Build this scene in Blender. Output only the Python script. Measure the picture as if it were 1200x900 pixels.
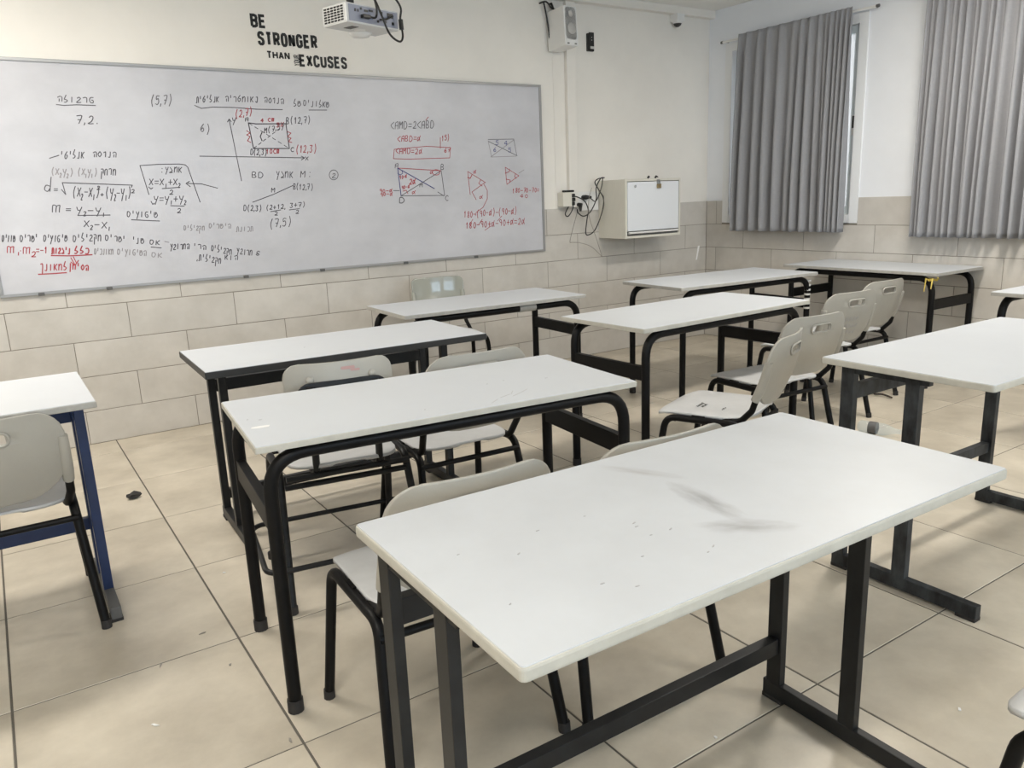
import bpy, bmesh, math, random
from mathutils import Vector, Matrix, Euler
for o in list(bpy.data.objects): bpy.data.objects.remove(o)
SC = bpy.context.scene
COL = SC.collection
PI = math.pi
R = math.radians
random.seed(7)
# ------------------------------------------------------------------ camera
F_PX = 917.02
CAM = Vector((-0.461, -1.712, 1.2939))
CROT = Euler((1.3368, 0.0392, -0.5882), 'XYZ')
cd = bpy.data.cameras.new('camera'); cd.sensor_fit = 'HORIZONTAL'; cd.sensor_width = 36.0
cd.lens = F_PX * 36.0 / 1200.0; cd.clip_start = 0.02
cam = bpy.data.objects.new('camera', cd); COL.objects.link(cam)
cam.location = CAM; cam.rotation_euler = CROT
SC.camera = cam
# ------------------------------------------------------------------ exposure, sky
SC.view_settings.view_transform = 'Standard'; SC.view_settings.look = 'None'
SC.view_settings.gamma = 1.0; SC.view_settings.use_curve_mapping = False
SC.view_settings.exposure = 0.3
W = bpy.data.worlds.new('sky'); SC.world = W; W.use_nodes = True
bg = W.node_tree.nodes['Background']
bg.inputs[0].default_value = (0.72, 0.86, 1.0, 1); bg.inputs[1].default_value = 8.0
LAMP_W = 42.0            # watts per ceiling lamp
LAMP_C = (1.0, 0.94, 0.85)
# ------------------------------------------------------------------ room numbers
YW, XW = 3.269, 4.937            # board wall, window wall
XL, YB = -3.2, -5.4              # left wall, back wall
ZC = 2.745                       # ceiling
TILE = 0.6; COURSE = 0.2009; TTOP = 1.197
CM = CROT.to_matrix()
def pray(u, v): return CM @ Vector(((u-600)/F_PX, -(v-450)/F_PX, -1))
def on_y(u, v, y): d = pray(u, v); return CAM + d*((y-CAM.y)/d.y)
def on_x(u, v, x): d = pray(u, v); return CAM + d*((x-CAM.x)/d.x)
def on_z(u, v, z): d = pray(u, v); return CAM + d*((z-CAM.z)/d.z)

# ------------------------------------------------------------------ materials
def mat(name, col, rough=0.5, metal=0.0, spec=0.5, var=0.0, scale=6.0, bump=0.0, bscale=80.0, col2=None, coat=0.0, detail=6.0, rand=0.0, stretch=None):
    m = bpy.data.materials.new(name); m.use_nodes = True
    nt = m.node_tree; b = nt.nodes['Principled BSDF']
    b.inputs['Base Color'].default_value = (*col, 1); b.inputs['Roughness'].default_value = rough
    b.inputs['Metallic'].default_value = metal; b.inputs['Specular IOR Level'].default_value = spec
    b.inputs['Coat Weight'].default_value = coat
    if var > 0 or bump > 0:
        tc = nt.nodes.new('ShaderNodeTexCoord'); vec = tc.outputs['Object']
        if stretch:
            mp = nt.nodes.new('ShaderNodeMapping'); mp.inputs['Scale'].default_value = stretch
            nt.links.new(vec, mp.inputs['Vector']); vec = mp.outputs['Vector']
        if rand > 0:
            oi = nt.nodes.new('ShaderNodeObjectInfo')
            ma = nt.nodes.new('ShaderNodeVectorMath'); ma.operation = 'MULTIPLY_ADD'
            cb = nt.nodes.new('ShaderNodeCombineXYZ')
            for i in range(3): nt.links.new(oi.outputs['Random'], cb.inputs[i])
            nt.links.new(cb.outputs[0], ma.inputs[0]); ma.inputs[1].default_value = (37, 53, 71)
            nt.links.new(vec, ma.inputs[2]); vec = ma.outputs[0]
    if var > 0:
        n = nt.nodes.new('ShaderNodeTexNoise'); n.inputs['Scale'].default_value = scale
        n.inputs['Detail'].default_value = detail; n.inputs['Roughness'].default_value = 0.62
        nt.links.new(vec, n.inputs['Vector'])
        r = nt.nodes.new('ShaderNodeValToRGB')
        c2 = col2 or tuple(c*(1-var) for c in col)
        r.color_ramp.elements[0].position = 0.32; r.color_ramp.elements[0].color = (*c2, 1)
        r.color_ramp.elements[1].position = 0.68; r.color_ramp.elements[1].color = (*col, 1)
        nt.links.new(n.outputs['Fac'], r.inputs['Fac'])
        out = r.outputs['Color']
        if rand > 0:
            mx = nt.nodes.new('ShaderNodeMix'); mx.data_type = 'RGBA'; mx.blend_type = 'MULTIPLY'
            mx.inputs['Factor'].default_value = 1.0
            mr = nt.nodes.new('ShaderNodeMapRange'); mr.inputs['To Min'].default_value = 1-rand; mr.inputs['To Max'].default_value = 1.0
            nt.links.new(oi.outputs['Random'], mr.inputs['Value'])
            cc = nt.nodes.new('ShaderNodeCombineColor')
            for i in range(3): nt.links.new(mr.outputs['Result'], cc.inputs[i])
            nt.links.new(out, mx.inputs[6]); nt.links.new(cc.outputs[0], mx.inputs[7]); out = mx.outputs[2]
        nt.links.new(out, b.inputs['Base Color'])
    if bump > 0:
        n2 = nt.nodes.new('ShaderNodeTexNoise'); n2.inputs['Scale'].default_value = bscale; n2.inputs['Detail'].default_value = 4
        nt.links.new(vec, n2.inputs['Vector'])
        bp = nt.nodes.new('ShaderNodeBump'); bp.inputs['Strength'].default_value = bump; bp.inputs['Distance'].default_value = 0.002
        nt.links.new(n2.outputs['Fac'], bp.inputs['Height']); nt.links.new(bp.outputs['Normal'], b.inputs['Normal'])
    return m
M = {}
M['plaster'] = mat('plaster', (0.84, 0.815, 0.765), 0.75, var=0.05, scale=3, bump=0.15, bscale=60)
M['plaster_white'] = mat('plaster_white', (0.83, 0.86, 0.91), 0.7, var=0.04, scale=3, bump=0.15, bscale=60)
M['ceiling'] = mat('ceiling_paint', (0.84, 0.83, 0.80), 0.8, var=0.03, scale=2)
M['grout'] = mat('grout', (0.13, 0.118, 0.10), 0.9, var=0.2, scale=20)
M['wall_grout'] = mat('wall_grout', (0.22, 0.20, 0.17), 0.9)
M['floor_tile'] = mat('floor_tile', (0.665, 0.605, 0.50), 0.34, spec=0.45, var=0.2, scale=3.2, col2=(0.46, 0.41, 0.33), rand=0.07, bump=0.04, bscale=25, detail=9)
M['wall_tile'] = mat('wall_tile', (0.625, 0.60, 0.56), 0.5, spec=0.4, var=0.1, scale=5, col2=(0.535, 0.51, 0.47), rand=0.05, bump=0.06, bscale=40)
M['board'] = mat('board_enamel', (0.605, 0.61, 0.65), 0.3, var=0.1, scale=1.7, col2=(0.50, 0.505, 0.54), stretch=(1, 1, 1.5))
M['alu'] = mat('aluminium', (0.36, 0.36, 0.36), 0.45, metal=0.6)
M['black'] = mat('black_paint', (0.004, 0.004, 0.0045), 0.45, spec=0.2, var=0.3, scale=40)
M['charcoal'] = mat('charcoal_paint', (0.017, 0.018, 0.019), 0.45, spec=0.3, var=0.4, scale=18, col2=(0.010, 0.010, 0.011))
M['worn'] = mat('worn_black_paint', (0.050, 0.056, 0.062), 0.5, spec=0.3, var=0.7, scale=22, col2=(0.008, 0.008, 0.009), stretch=(1, 1, .4))
M['rust'] = mat('rusty_black', (0.05, 0.03, 0.02), 0.6, var=0.6, scale=25, col2=(0.012, 0.011, 0.010))
M['blue'] = mat('navy_paint', (0.012, 0.030, 0.105), 0.4, var=0.2, scale=20)
M['greyfoot'] = mat('grey_foot', (0.10, 0.10, 0.10), 0.6)
M['lam'] = mat('white_laminate', (0.575, 0.605, 0.64), 0.38, var=0.05, scale=2.2, col2=(0.54, 0.565, 0.60))
M['lam_dirty'] = mat('scuffed_laminate', (0.525, 0.55, 0.58), 0.42, var=0.1, scale=3.2, col2=(0.475, 0.495, 0.52))
def add_smudge(m, c, r, col):
    nt = m.node_tree; b = nt.nodes['Principled BSDF']; src = b.inputs['Base Color'].links[0].from_socket
    tc = nt.nodes.new('ShaderNodeTexCoord'); mp = nt.nodes.new('ShaderNodeMapping'); mp.vector_type = 'TEXTURE'
    mp.inputs['Location'].default_value = (c[0], c[1], .74); mp.inputs['Rotation'].default_value = (0, 0, R(c[2])); mp.inputs['Scale'].default_value = (r[0], r[1], 1)
    nt.links.new(tc.outputs['Object'], mp.inputs['Vector'])
    g = nt.nodes.new('ShaderNodeTexGradient'); g.gradient_type = 'SPHERICAL'; nt.links.new(mp.outputs[0], g.inputs[0])
    n = nt.nodes.new('ShaderNodeTexNoise'); n.inputs['Scale'].default_value = 2.2; n.inputs['Detail'].default_value = 5; nt.links.new(mp.outputs[0], n.inputs['Vector'])
    k = nt.nodes.new('ShaderNodeMath'); k.operation = 'MULTIPLY'; nt.links.new(g.outputs['Fac'], k.inputs[0]); nt.links.new(n.outputs['Fac'], k.inputs[1])
    rp = nt.nodes.new('ShaderNodeMapRange'); rp.inputs['From Min'].default_value = .12; rp.inputs['From Max'].default_value = .5; rp.inputs['To Max'].default_value = .8; nt.links.new(k.outputs[0], rp.inputs['Value'])
    x = nt.nodes.new('ShaderNodeMix'); x.data_type = 'RGBA'; nt.links.new(rp.outputs[0], x.inputs['Factor']); nt.links.new(src, x.inputs[6]); x.inputs[7].default_value = (*col, 1)
    nt.links.new(x.outputs[2], b.inputs['Base Color'])
add_smudge(M['lam_dirty'], (-.01, -.03, 84), (.15, .045), (.26, .26, .27)); add_smudge(M['lam_dirty'], (-.04, -.15, -35), (.12, .045), (.29, .29, .30)); add_smudge(M['lam_dirty'], (.0, .16, -60), (.13, .03), (.36, .36, .37))
M['edge_cream'] = mat('cream_edging', (0.52, 0.505, 0.45), 0.5, var=0.15, scale=20)
M['edge_grey'] = mat('grey_edging', (0.42, 0.41, 0.38), 0.5, var=0.2, scale=30)
M['edge_black'] = mat('black_edging', (0.018, 0.018, 0.018), 0.45)
M['chair'] = mat('chair_plastic', (0.385, 0.37, 0.33), 0.42, var=0.07, scale=7, bump=0.08, bscale=200)
M['seat'] = mat('seat_plastic', (0.60, 0.61, 0.62), 0.42, var=0.12, scale=9, bump=0.06, bscale=150)
M['chair_grey'] = mat('grey_green_plastic', (0.34, 0.35, 0.31), 0.16, coat=0.4, var=0.05, scale=6)
M['rubber'] = mat('rubber', (0.022, 0.02, 0.02), 0.7)
M['white'] = mat('white_plastic', (0.80, 0.80, 0.79), 0.4)
M['frame_white'] = mat('frame_paint', (0.80, 0.82, 0.84), 0.4)
M['sash_white'] = mat('sash_paint', (0.72, 0.79, 0.82), 0.4)
M['door_white'] = mat('door_laminate', (0.80, 0.83, 0.87), 0.4)
M['cream'] = mat('cream_melamine', (0.74, 0.72, 0.645), 0.45, var=0.04, scale=12, stretch=(4, 4, 1))
M['curtain'] = mat('grey_curtain', (0.335, 0.34, 0.36), 0.95, spec=0.1, var=0.06, scale=60, bump=0.3, bscale=300)
M['steel'] = mat('steel', (0.5, 0.5, 0.5), 0.3, metal=0.9)
M['brass'] = mat('brass', (0.42, 0.33, 0.18), 0.4, metal=0.8)
M['grille'] = mat('grille_cloth', (0.50, 0.495, 0.48), 0.8)
M['blackplastic'] = mat('black_plastic', (0.012, 0.012, 0.012), 0.4)
M['letter'] = mat('black_vinyl', (0.01, 0.01, 0.01), 0.5)
M['ink_black'] = mat('black_marker', (0.10, 0.095, 0.11), 0.6)
M['ink_faint'] = mat('faint_marker', (0.30, 0.285, 0.30), 0.6)
M['ink_red'] = mat('red_marker', (0.42, 0.055, 0.07), 0.6)
M['ink_blue'] = mat('blue_marker', (0.05, 0.06, 0.22), 0.6)
M['yellow'] = mat('yellow_ribbon', (0.62, 0.48, 0.10), 0.5)
M['pvc'] = mat('clear_pvc', (0.72, 0.80, 0.85), 0.25)
M['projector'] = mat('projector_shell', (0.62, 0.63, 0.63), 0.4)
M['port_panel'] = mat('port_panel', (0.27, 0.29, 0.36), 0.5)
M['port_blue'] = mat('port_blue', (0.10, 0.16, 0.34), 0.4)
M['paper'] = mat('bright_white_paper', (0.93, 0.93, 0.93), 0.6)  # bright white that paints the sunlight sliver on the wall tile
M['tape_white'] = mat('white_tape', (0.6, 0.6, 0.58), 0.5)
M['cablegrey'] = mat('grey_cable', (0.28, 0.26, 0.23), 0.6)
M['smudge'] = mat('graphite_smudge', (0.46, 0.46, 0.47), 0.5)
M['pencil'] = mat('pencil_mark', (0.36, 0.36, 0.37), 0.5)
M['pink'] = mat('pink_mark', (0.44, 0.27, 0.25), 0.5)
M['hang'] = mat('sticker_film', (0.35, 0.34, 0.28), 0.5)
def glass_mat(name, tint, op):
    m = bpy.data.materials.new(name); m.use_nodes = True; nt = m.node_tree
    b = nt.nodes['Principled BSDF']; b.inputs['Base Color'].default_value = (*tint, 1); b.inputs['Roughness'].default_value = 0.12
    t = nt.nodes.new('ShaderNodeBsdfTransparent'); t.inputs[0].default_value = (0.93, 0.97, 1, 1)
    x = nt.nodes.new('ShaderNodeMixShader'); x.inputs[0].default_value = op
    nt.links.new(t.outputs[0], x.inputs[1]); nt.links.new(b.outputs[0], x.inputs[2])
    nt.links.new(x.outputs[0], nt.nodes['Material Output'].inputs[0]); return m
M['glass'] = glass_mat('window_glass', (0.72, 0.80, 0.83), 0.14)
M['frosted'] = glass_mat('frosted_glass', (0.60, 0.70, 0.74), 0.8)
_nt = M['frosted'].node_tree; _t = [n for n in _nt.nodes if n.type == 'BSDF_TRANSPARENT'][0]; _x = [n for n in _nt.nodes if n.type == 'MIX_SHADER'][0]
_tl = _nt.nodes.new('ShaderNodeBsdfTranslucent'); _tl.inputs[0].default_value = (0.50, 0.46, 0.43, 1); _nt.links.new(_tl.outputs[0], _x.inputs[1]); _x.inputs[0].default_value = 0.35
M['bottle'] = glass_mat('bottle_plastic', (0.85, 0.88, 0.88), 0.16)
def glow(name, col, s):
    m = bpy.data.materials.new(name); m.use_nodes = True; b = m.node_tree.nodes['Principled BSDF']
    b.inputs['Base Color'].default_value = (0.9, 0.9, 0.9, 1); b.inputs['Emission Color'].default_value = (*col, 1); b.inputs['Emission Strength'].default_value = s
    return m
M['tube_light'] = glow('lamp_diffuser', LAMP_C, 2.0)

# ------------------------------------------------------------------ mesh helpers
class MB:
    def __init__(s): s.v = []; s.f = []; s.sm = []
    def add(s, vs, fs, smooth=False):
        n = len(s.v); s.v += [tuple(a) for a in vs]; s.f += [tuple(i+n for i in f) for f in fs]; s.sm += [smooth]*len(fs); return s
    def box(s, c, d, mtx=None):
        x, y, z = d[0]/2, d[1]/2, d[2]/2; C = Vector(c)
        vs = [Vector((a*x, b*y, e*z)) for e in (-1, 1) for b in (-1, 1) for a in (-1, 1)]
        vs = [(mtx @ p if mtx else p)+C for p in vs]
        return s.add(vs, [(0, 2, 3, 1), (4, 5, 7, 6), (0, 1, 5, 4), (2, 6, 7, 3), (0, 4, 6, 2), (1, 3, 7, 5)])
    def bb(s, x0, x1, y0, y1, z0, z1): return s.box(((x0+x1)/2, (y0+y1)/2, (z0+z1)/2), (x1-x0, y1-y0, z1-z0))
    def tube(s, pts, r, n=10, caps=True, closed=False):
        pts = [Vector(p) for p in pts]; k = len(pts); rings = []; up = None; base = len(s.v)
        for i, p in enumerate(pts):
            if closed: t = (pts[(i+1) % k]-pts[i-1])
            else: t = pts[min(i+1, k-1)]-pts[max(i-1, 0)]
            t.normalize()
            if up is None:
                up = Vector((0, 0, 1)) if abs(t.z) < 0.9 else Vector((1, 0, 0))
            up = (up - t*up.dot(t)); up.normalize(); sd = t.cross(up)
            rr = r[i] if isinstance(r, (list, tuple)) else r
            rings.append([p + (up*math.cos(2*PI*j/n)+sd*math.sin(2*PI*j/n))*rr for j in range(n)])
        vs = [q for g in rings for q in g]; fs = []
        for i in range(k if closed else k-1):
            a, b = i*n, ((i+1) % k)*n
            for j in range(n): fs.append((a+j, a+(j+1) % n, b+(j+1) % n, b+j))
        s.add(vs, fs, True)
        if caps and not closed:
            s.add(rings[0], [tuple(range(n))]); s.add(rings[-1], [tuple(reversed(range(n)))])
        return s
    def lathe(s, prof, c=(0, 0, 0), n=20, mtx=None):
        C = Vector(c); vs = []
        for r, z in prof:
            for j in range(n):
                p = Vector((r*math.cos(2*PI*j/n), r*math.sin(2*PI*j/n), z)); vs.append((mtx @ p if mtx else p)+C)
        fs = [(i*n+j, i*n+(j+1) % n, (i+1)*n+(j+1) % n, (i+1)*n+j) for i in range(len(prof)-1) for j in range(n)]
        return s.add(vs, fs, True)
    def prism(s, out, z0, z1, mtx=None, c=(0, 0, 0)):
        C = Vector(c); n = len(out)
        vs = [Vector((x, y, z)) for z in (z0, z1) for x, y in out]; vs = [(mtx @ p if mtx else p)+C for p in vs]
        return s.add(vs, [tuple(reversed(range(n))), tuple(range(n, 2*n))]+[(i, (i+1) % n, n+(i+1) % n, n+i) for i in range(n)])
    def mesh(s, name):
        m = bpy.data.meshes.new(name); m.from_pydata(s.v, [], s.f); m.validate()
        if len(m.polygons) == len(s.sm): m.polygons.foreach_set('use_smooth', s.sm)
        m.update(); return m
    def build(s, name, material, parent=None, bevel=0.0):
        m = s.mesh(name)
        if bevel > 0:
            b = bmesh.new(); b.from_mesh(m); bmesh.ops.remove_doubles(b, verts=b.verts, dist=1e-6)
            bmesh.ops.bevel(b, geom=[e for e in b.edges if len(e.link_faces) == 2 and e.calc_face_angle(0) > 0.6], offset=bevel, segments=2, profile=0.6, affect='EDGES', clamp_overlap=True)
            b.to_mesh(m); b.free()
        return link(name, m, material, parent)
def link(name, m, material, parent=None):
    o = bpy.data.objects.new(name, m); COL.objects.link(o)
    if material is not None and len(m.materials) == 0: m.materials.append(material)
    if parent: o.parent = parent
    return o
def tag(o, label=None, cat=None, group=None, kind=None):
    if label: o['label'] = label
    if cat: o['category'] = cat
    if group: o['group'] = group
    if kind: o['kind'] = kind
    return o
def empty(name, loc=(0, 0, 0), rz=0.0):
    o = bpy.data.objects.new(name, None); COL.objects.link(o); o.location = loc; o.rotation_euler = (0, 0, rz); o.empty_display_size = 0.1; return o
def copy_tree(o, parent=None):
    c = o.copy(); COL.objects.link(c); c.parent = parent
    for ch in [x for x in o.children]: copy_tree(ch, c)
    return c
def fillet(pts, r, n=6):
    pts = [Vector(p) for p in pts]; out = [pts[0]]
    for i in range(1, len(pts)-1):
        a, b, c = pts[i-1], pts[i], pts[i+1]; u = (a-b); w = (c-b); rr = r[i-1] if isinstance(r, (list, tuple)) else r
        ang = u.angle(w); d = min(rr/math.tan(ang/2), u.length*0.49, w.length*0.49); u.normalize(); w.normalize()
        p0, p1 = b+u*d, b+w*d
        for k in range(n+1):
            t = k/n; out.append(p0*(1-t)**2 + b*2*t*(1-t)*1.0 + p1*t**2)
    out.append(pts[-1]); return out
def smooth_path(pts, n=6):
    pts = [Vector(p) for p in pts]; out = []
    for i in range(len(pts)-1):
        p0, p1, p2, p3 = pts[max(i-1, 0)], pts[i], pts[i+1], pts[min(i+2, len(pts)-1)]
        for k in range(n):
            t = k/n; out.append(0.5*((2*p1)+(p2-p0)*t+(2*p0-5*p1+4*p2-p3)*t*t+(3*p1-p0-3*p2+p3)*t**3))
    out.append(pts[-1]); return out
def rrect(w, h, r, n=5):
    out = []
    for cx, cy, a in ((w/2-r, h/2-r, 0), (-w/2+r, h/2-r, 90), (-w/2+r, -h/2+r, 180), (w/2-r, -h/2+r, 270)):
        for k in range(n+1): t = R(a+90*k/n); out.append((cx+r*math.cos(t), cy+r*math.sin(t)))
    return out
def struct(name, mb, m, parent=None, bevel=0):
    o = mb.build(name, m, parent, bevel)
    if parent is None: o['kind'] = 'structure'
    return o

# ------------------------------------------------------------------ the room
floor = struct('floor', MB().bb(XL-.1, XW+.2, YB-.1, YW+.2, -0.10, -0.0016), M['grout'])
tag(floor, 'beige stone tiled classroom floor with dark grout lines', 'floor')
def tile_mesh(name, w, h, t):          # slab in local xy, top bevelled, z 0..-t
    b = .0015; vs = [(-w/2, -h/2, -t), (w/2, -h/2, -t), (w/2, h/2, -t), (-w/2, h/2, -t),
        (-w/2, -h/2, -b), (w/2, -h/2, -b), (w/2, h/2, -b), (-w/2, h/2, -b),
        (-w/2+b, -h/2+b, 0), (w/2-b, -h/2+b, 0), (w/2-b, h/2-b, 0), (-w/2+b, h/2-b, 0)]
    fs = [(8, 9, 10, 11)]+[(i, (i+1) % 4, 4+(i+1) % 4, 4+i) for i in range(4)]+[(4+i, 4+(i+1) % 4, 8+(i+1) % 4, 8+i) for i in range(4)]
    m = bpy.data.meshes.new(name); m.from_pydata(vs, [], fs); return m
_tc = {}
def floor_tile(x0, x1, y0, y1):
    k = (round(x1-x0, 4), round(y1-y0, 4))
    if k not in _tc: _tc[k] = tile_mesh('floor_tile', k[0]-.006, k[1]-.0045, .010); _tc[k].materials.append(M['floor_tile'])
    o = bpy.data.objects.new('floor_tile', _tc[k]); COL.objects.link(o); o.parent = floor; o.location = ((x0+x1)/2, (y0+y1)/2, random.uniform(-.0004, .0004))
x = -3.0
xs = [XL]+[-3.0+.6*i for i in range(14)]+[XW]
ys = [YB]+[-5.4+.6*i for i in range(1, 15)]+[YW]
for i in range(len(xs)-1):
    for j in range(len(ys)-1):
        if xs[i+1]-xs[i] > .02 and ys[j+1]-ys[j] > .02: floor_tile(xs[i], xs[i+1], ys[j], ys[j+1])
tag(struct('ceiling', MB().bb(XL-.1, XW+.2, YB-.1, YW+.2, ZC, ZC+.15), M['ceiling']), 'white painted classroom ceiling', 'ceiling')
wf = struct('wall_front', MB().bb(XL-.1, XW+.2, YW, YW+.2, 0, ZC), M['plaster'])
tag(wf, 'cream front wall carrying the whiteboard above stone tiles', 'wall')
MB().bb(XL, XW, YW-.0075, YW, 0, TTOP-.004).build('grout_bed', M['wall_grout'], wf)
# window wall with openings
WIN = [(1.81, 3.06, 1.03, 2.44), (-.05, 1.20, 1.03, 2.44)]
BWIN = [(-1.6, .4, .95, 2.44), (1.2, 3.2, .95, 2.44)]
mb = MB(); X0, X1 = XW, XW+.2
ye = [YB-.1]+sorted([v for w in WIN for v in w[:2]])+[YW+.0]
for i in range(0, len(ye), 2): mb.bb(X0, X1, ye[i], ye[i+1], 0, ZC)
for w in WIN: mb.bb(X0, X1, w[0], w[1], 0, w[2]); mb.bb(X0, X1, w[0], w[1], w[3], ZC)
wr = struct('wall_right', mb, M['plaster_white']); tag(wr, 'white window wall with curtains above stone tiles', 'wall')
mb = MB().bb(XW-.0075, XW, YB, YW-.008, 0, 1.025)
for i in range(0, len(ye), 2): mb.bb(XW-.0075, XW, ye[i]+(.022 if i else .1), ye[i+1]-.022, 1.025, TTOP-.004)
mb.build('grout_bed', M['wall_grout'], wr)
tag(struct('wall_left', MB().bb(XL-.1, XL, YB-.1, YW, 0, ZC), M['plaster']), 'cream side wall left of the desks', 'wall')
mb = MB(); xe = [XL]+[v for w in BWIN for v in w[:2]]+[XW]
for i in range(0, len(xe), 2): mb.bb(xe[i], xe[i+1], YB-.1, YB, 0, ZC)
for w in BWIN: mb.bb(w[0], w[1], YB-.1, YB, 0, w[2]); mb.bb(w[0], w[1], YB-.1, YB, w[3], ZC)
tag(struct('wall_back', mb, M['plaster']), 'cream wall at the back of the classroom', 'wall')
_wc = {}
def wall_tile(side, a0, a1, z0, z1):
    if a1-a0 < .02: return
    k = (round(a1-a0, 4), round(z1-z0, 4))
    if k not in _wc: _wc[k] = tile_mesh('wall_tile', k[0]-.0035, k[1]-.0035, .009); _wc[k].materials.append(M['wall_tile'])
    o = bpy.data.objects.new('wall_tile', _wc[k]); COL.objects.link(o); d = random.uniform(-.0004, .0004)
    if side == 'f': o.parent = wf; o.location = ((a0+a1)/2, YW-.009+d, (z0+z1)/2); o.rotation_euler = (PI/2, 0, 0)
    else: o.parent = wr; o.location = (XW-.009+d, (a0+a1)/2, (z0+z1)/2); o.rotation_euler = (PI/2, 0, -PI/2)
zs = [TTOP-COURSE*i for i in range(6)]+[0.0]
for k in range(6):
    z1, z0 = zs[k], zs[k+1]
    if k == 5: z0 = .001
    off = .467 if k % 2 == 1 else .167
    a = -3.6+off
    while a < XW:
        wall_tile('f', max(a, XL), min(a+.6, XW-.009), z0, z1); a += .6
    off = .444 if k % 2 == 1 else .147
    a = -5.4+off-.6
    while a < YW:
        segs = [(max(a, YB), min(a+.6, YW-.009))]
        if k == 0:
            for w in WIN:
                ns = []
                for s0, s1 in segs:
                    if s1 <= w[0]-.02 or s0 >= w[1]+.02: ns.append((s0, s1))
                    else:
                        if s0 < w[0]-.02: ns.append((s0, w[0]-.02))
                        if s1 > w[1]+.02: ns.append((w[1]+.02, s1))
                segs = ns
        for s0, s1 in segs:
            wall_tile('r', s0, s1, z0, z1)
        a += .6
# ceiling trunking along the front wall, vertical trunking beside the board
tag(struct('trim_1', MB().bb(XL, XW, YW-.062, YW, 2.684, ZC), M['plaster'], bevel=.004), 'boxed cream moulding along the top of the front wall', 'moulding')
cx0 = on_y(664.5, 100, YW-.03).x; cx1 = on_y(675, 100, YW-.03).x
tag(struct('trim_2', MB().bb(cx0, cx1, YW-.035, YW, 1.20, 2.684), M['plaster'], bevel=.003), 'white vertical cable trunking beside the whiteboard', 'trunking')
tag(MB().bb(cx0-.11, cx0-.104, YW-.004, YW, 1.2, 2.684).build('trim_3', M['plaster']), 'thin vertical seam strip on the wall beside the trunking', 'trim', kind='structure')
# windows
for i, (y0, y1, z0, z1) in enumerate(WIN+BWIN):
    w = empty('window_%d' % (i+1), (XW, (y0+y1)/2, z0)) if i < 2 else empty('window_%d' % (i+1), ((y0+y1)/2, YB, z0), -PI/2); w['kind'] = 'structure'
    tag(w, ['white sliding window behind the grey curtain by the corner', 'white sliding window behind the cut-off grey curtain', 'white bare window in the middle of the back wall', 'white bare window at the right end of the back wall'][i], 'window')
    L = y1-y0; H = z1-z0
    def fr(name, a0, a1, b0, b1, xa, xb, m, par=w, bev=.002): return MB().bb(xa, xb, a0, a1, b0, b1).build(name, m, par, bev)
    xa, xb = -.012, .088
    m = MB(); m.bb(xa, xb, -L/2-.02, -L/2+.05, -.02, H+.02); m.bb(xa, xb, L/2-.05, L/2+.02, -.02, H+.02)
    m.bb(xa, xb, -L/2+.05, L/2-.05, -.02, .045); m.bb(xa, xb, -L/2+.05, L/2-.05, H-.045, H+.02); m.build('window_frame', M['frame_white'], w, .002)
    for s, (a0, a1, xo) in enumerate(((-L/2+.05, .03, .03), (-.03, L/2-.05, .062))):
        q = MB(); q.bb(xo, xo+.025, a0, a0+.055, .045, H-.045); q.bb(xo, xo+.025, a1-.055, a1, .045, H-.045)
        q.bb(xo, xo+.025, a0+.055, a1-.055, .045, .10); q.bb(xo, xo+.025, a0+.055, a1-.055, H-.10, H-.045)
        sash = q.build('sash', M['sash_white'], w, .002)
        MB().bb(xo+.010, xo+.015, a0+.05, a1-.05, .095, H-.095).build('pane', M['frosted'] if i < 2 else M['glass'], sash)
        if s == 0:
            hz = 1.73-z0
            MB().bb(xo-.006, xo+.001, a0+.014, a0+.042, hz-.09, hz+.05).build('latch_plate', M['white'], sash, .002)
            MB().bb(xo-.012, xo-.005, a0+.020, a0+.036, hz-.04, hz+.045).build('latch', M['blackplastic'], sash, .002)
    # light portal in the opening
    pl = bpy.data.lights.new('window_portal', 'AREA'); pl.shape = 'RECTANGLE'; pl.size = L; pl.size_y = H; pl.cycles.is_portal = True
    po = bpy.data.objects.new('window_portal', pl); COL.objects.link(po); po.location = (XW+.19, (y0+y1)/2, (z0+z1)/2) if i < 2 else ((y0+y1)/2, YB-.11, (z0+z1)/2)
    po.rotation_euler = (R(90), 0, R(90)) if i < 2 else (R(90), 0, 0); pl.size, pl.size_y = L, H
# ceiling lamps
for i, (lx, ly) in enumerate(((-.7, 1.9), (3.4, .45), (-1.0, -1.6), (3.0, -2.9))):
    t = empty('ceiling_lamp', (lx, ly, ZC)); tag(t, ['ceiling lamp in front of the whiteboard', 'ceiling lamp above the right hand desks', 'ceiling lamp behind the nearest desk', 'ceiling lamp at the back right'][i], 'lamp', 'ceiling lamps')
    MB().bb(-.62, .62, -.15, .15, -.05, 0).build('housing', M['white'], t, .004)
    MB().bb(-.60, .60, -.13, .13, -.062, -.05).build('diffuser', M['tube_light'], t)
    al = bpy.data.lights.new('lamp_light', 'AREA'); al.shape = 'RECTANGLE'; al.size = 1.2; al.size_y = .26; al.energy = LAMP_W; al.color = LAMP_C
    ao = bpy.data.objects.new('lamp_light', al); COL.objects.link(ao); ao.location = (lx, ly, ZC-.066)

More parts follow.
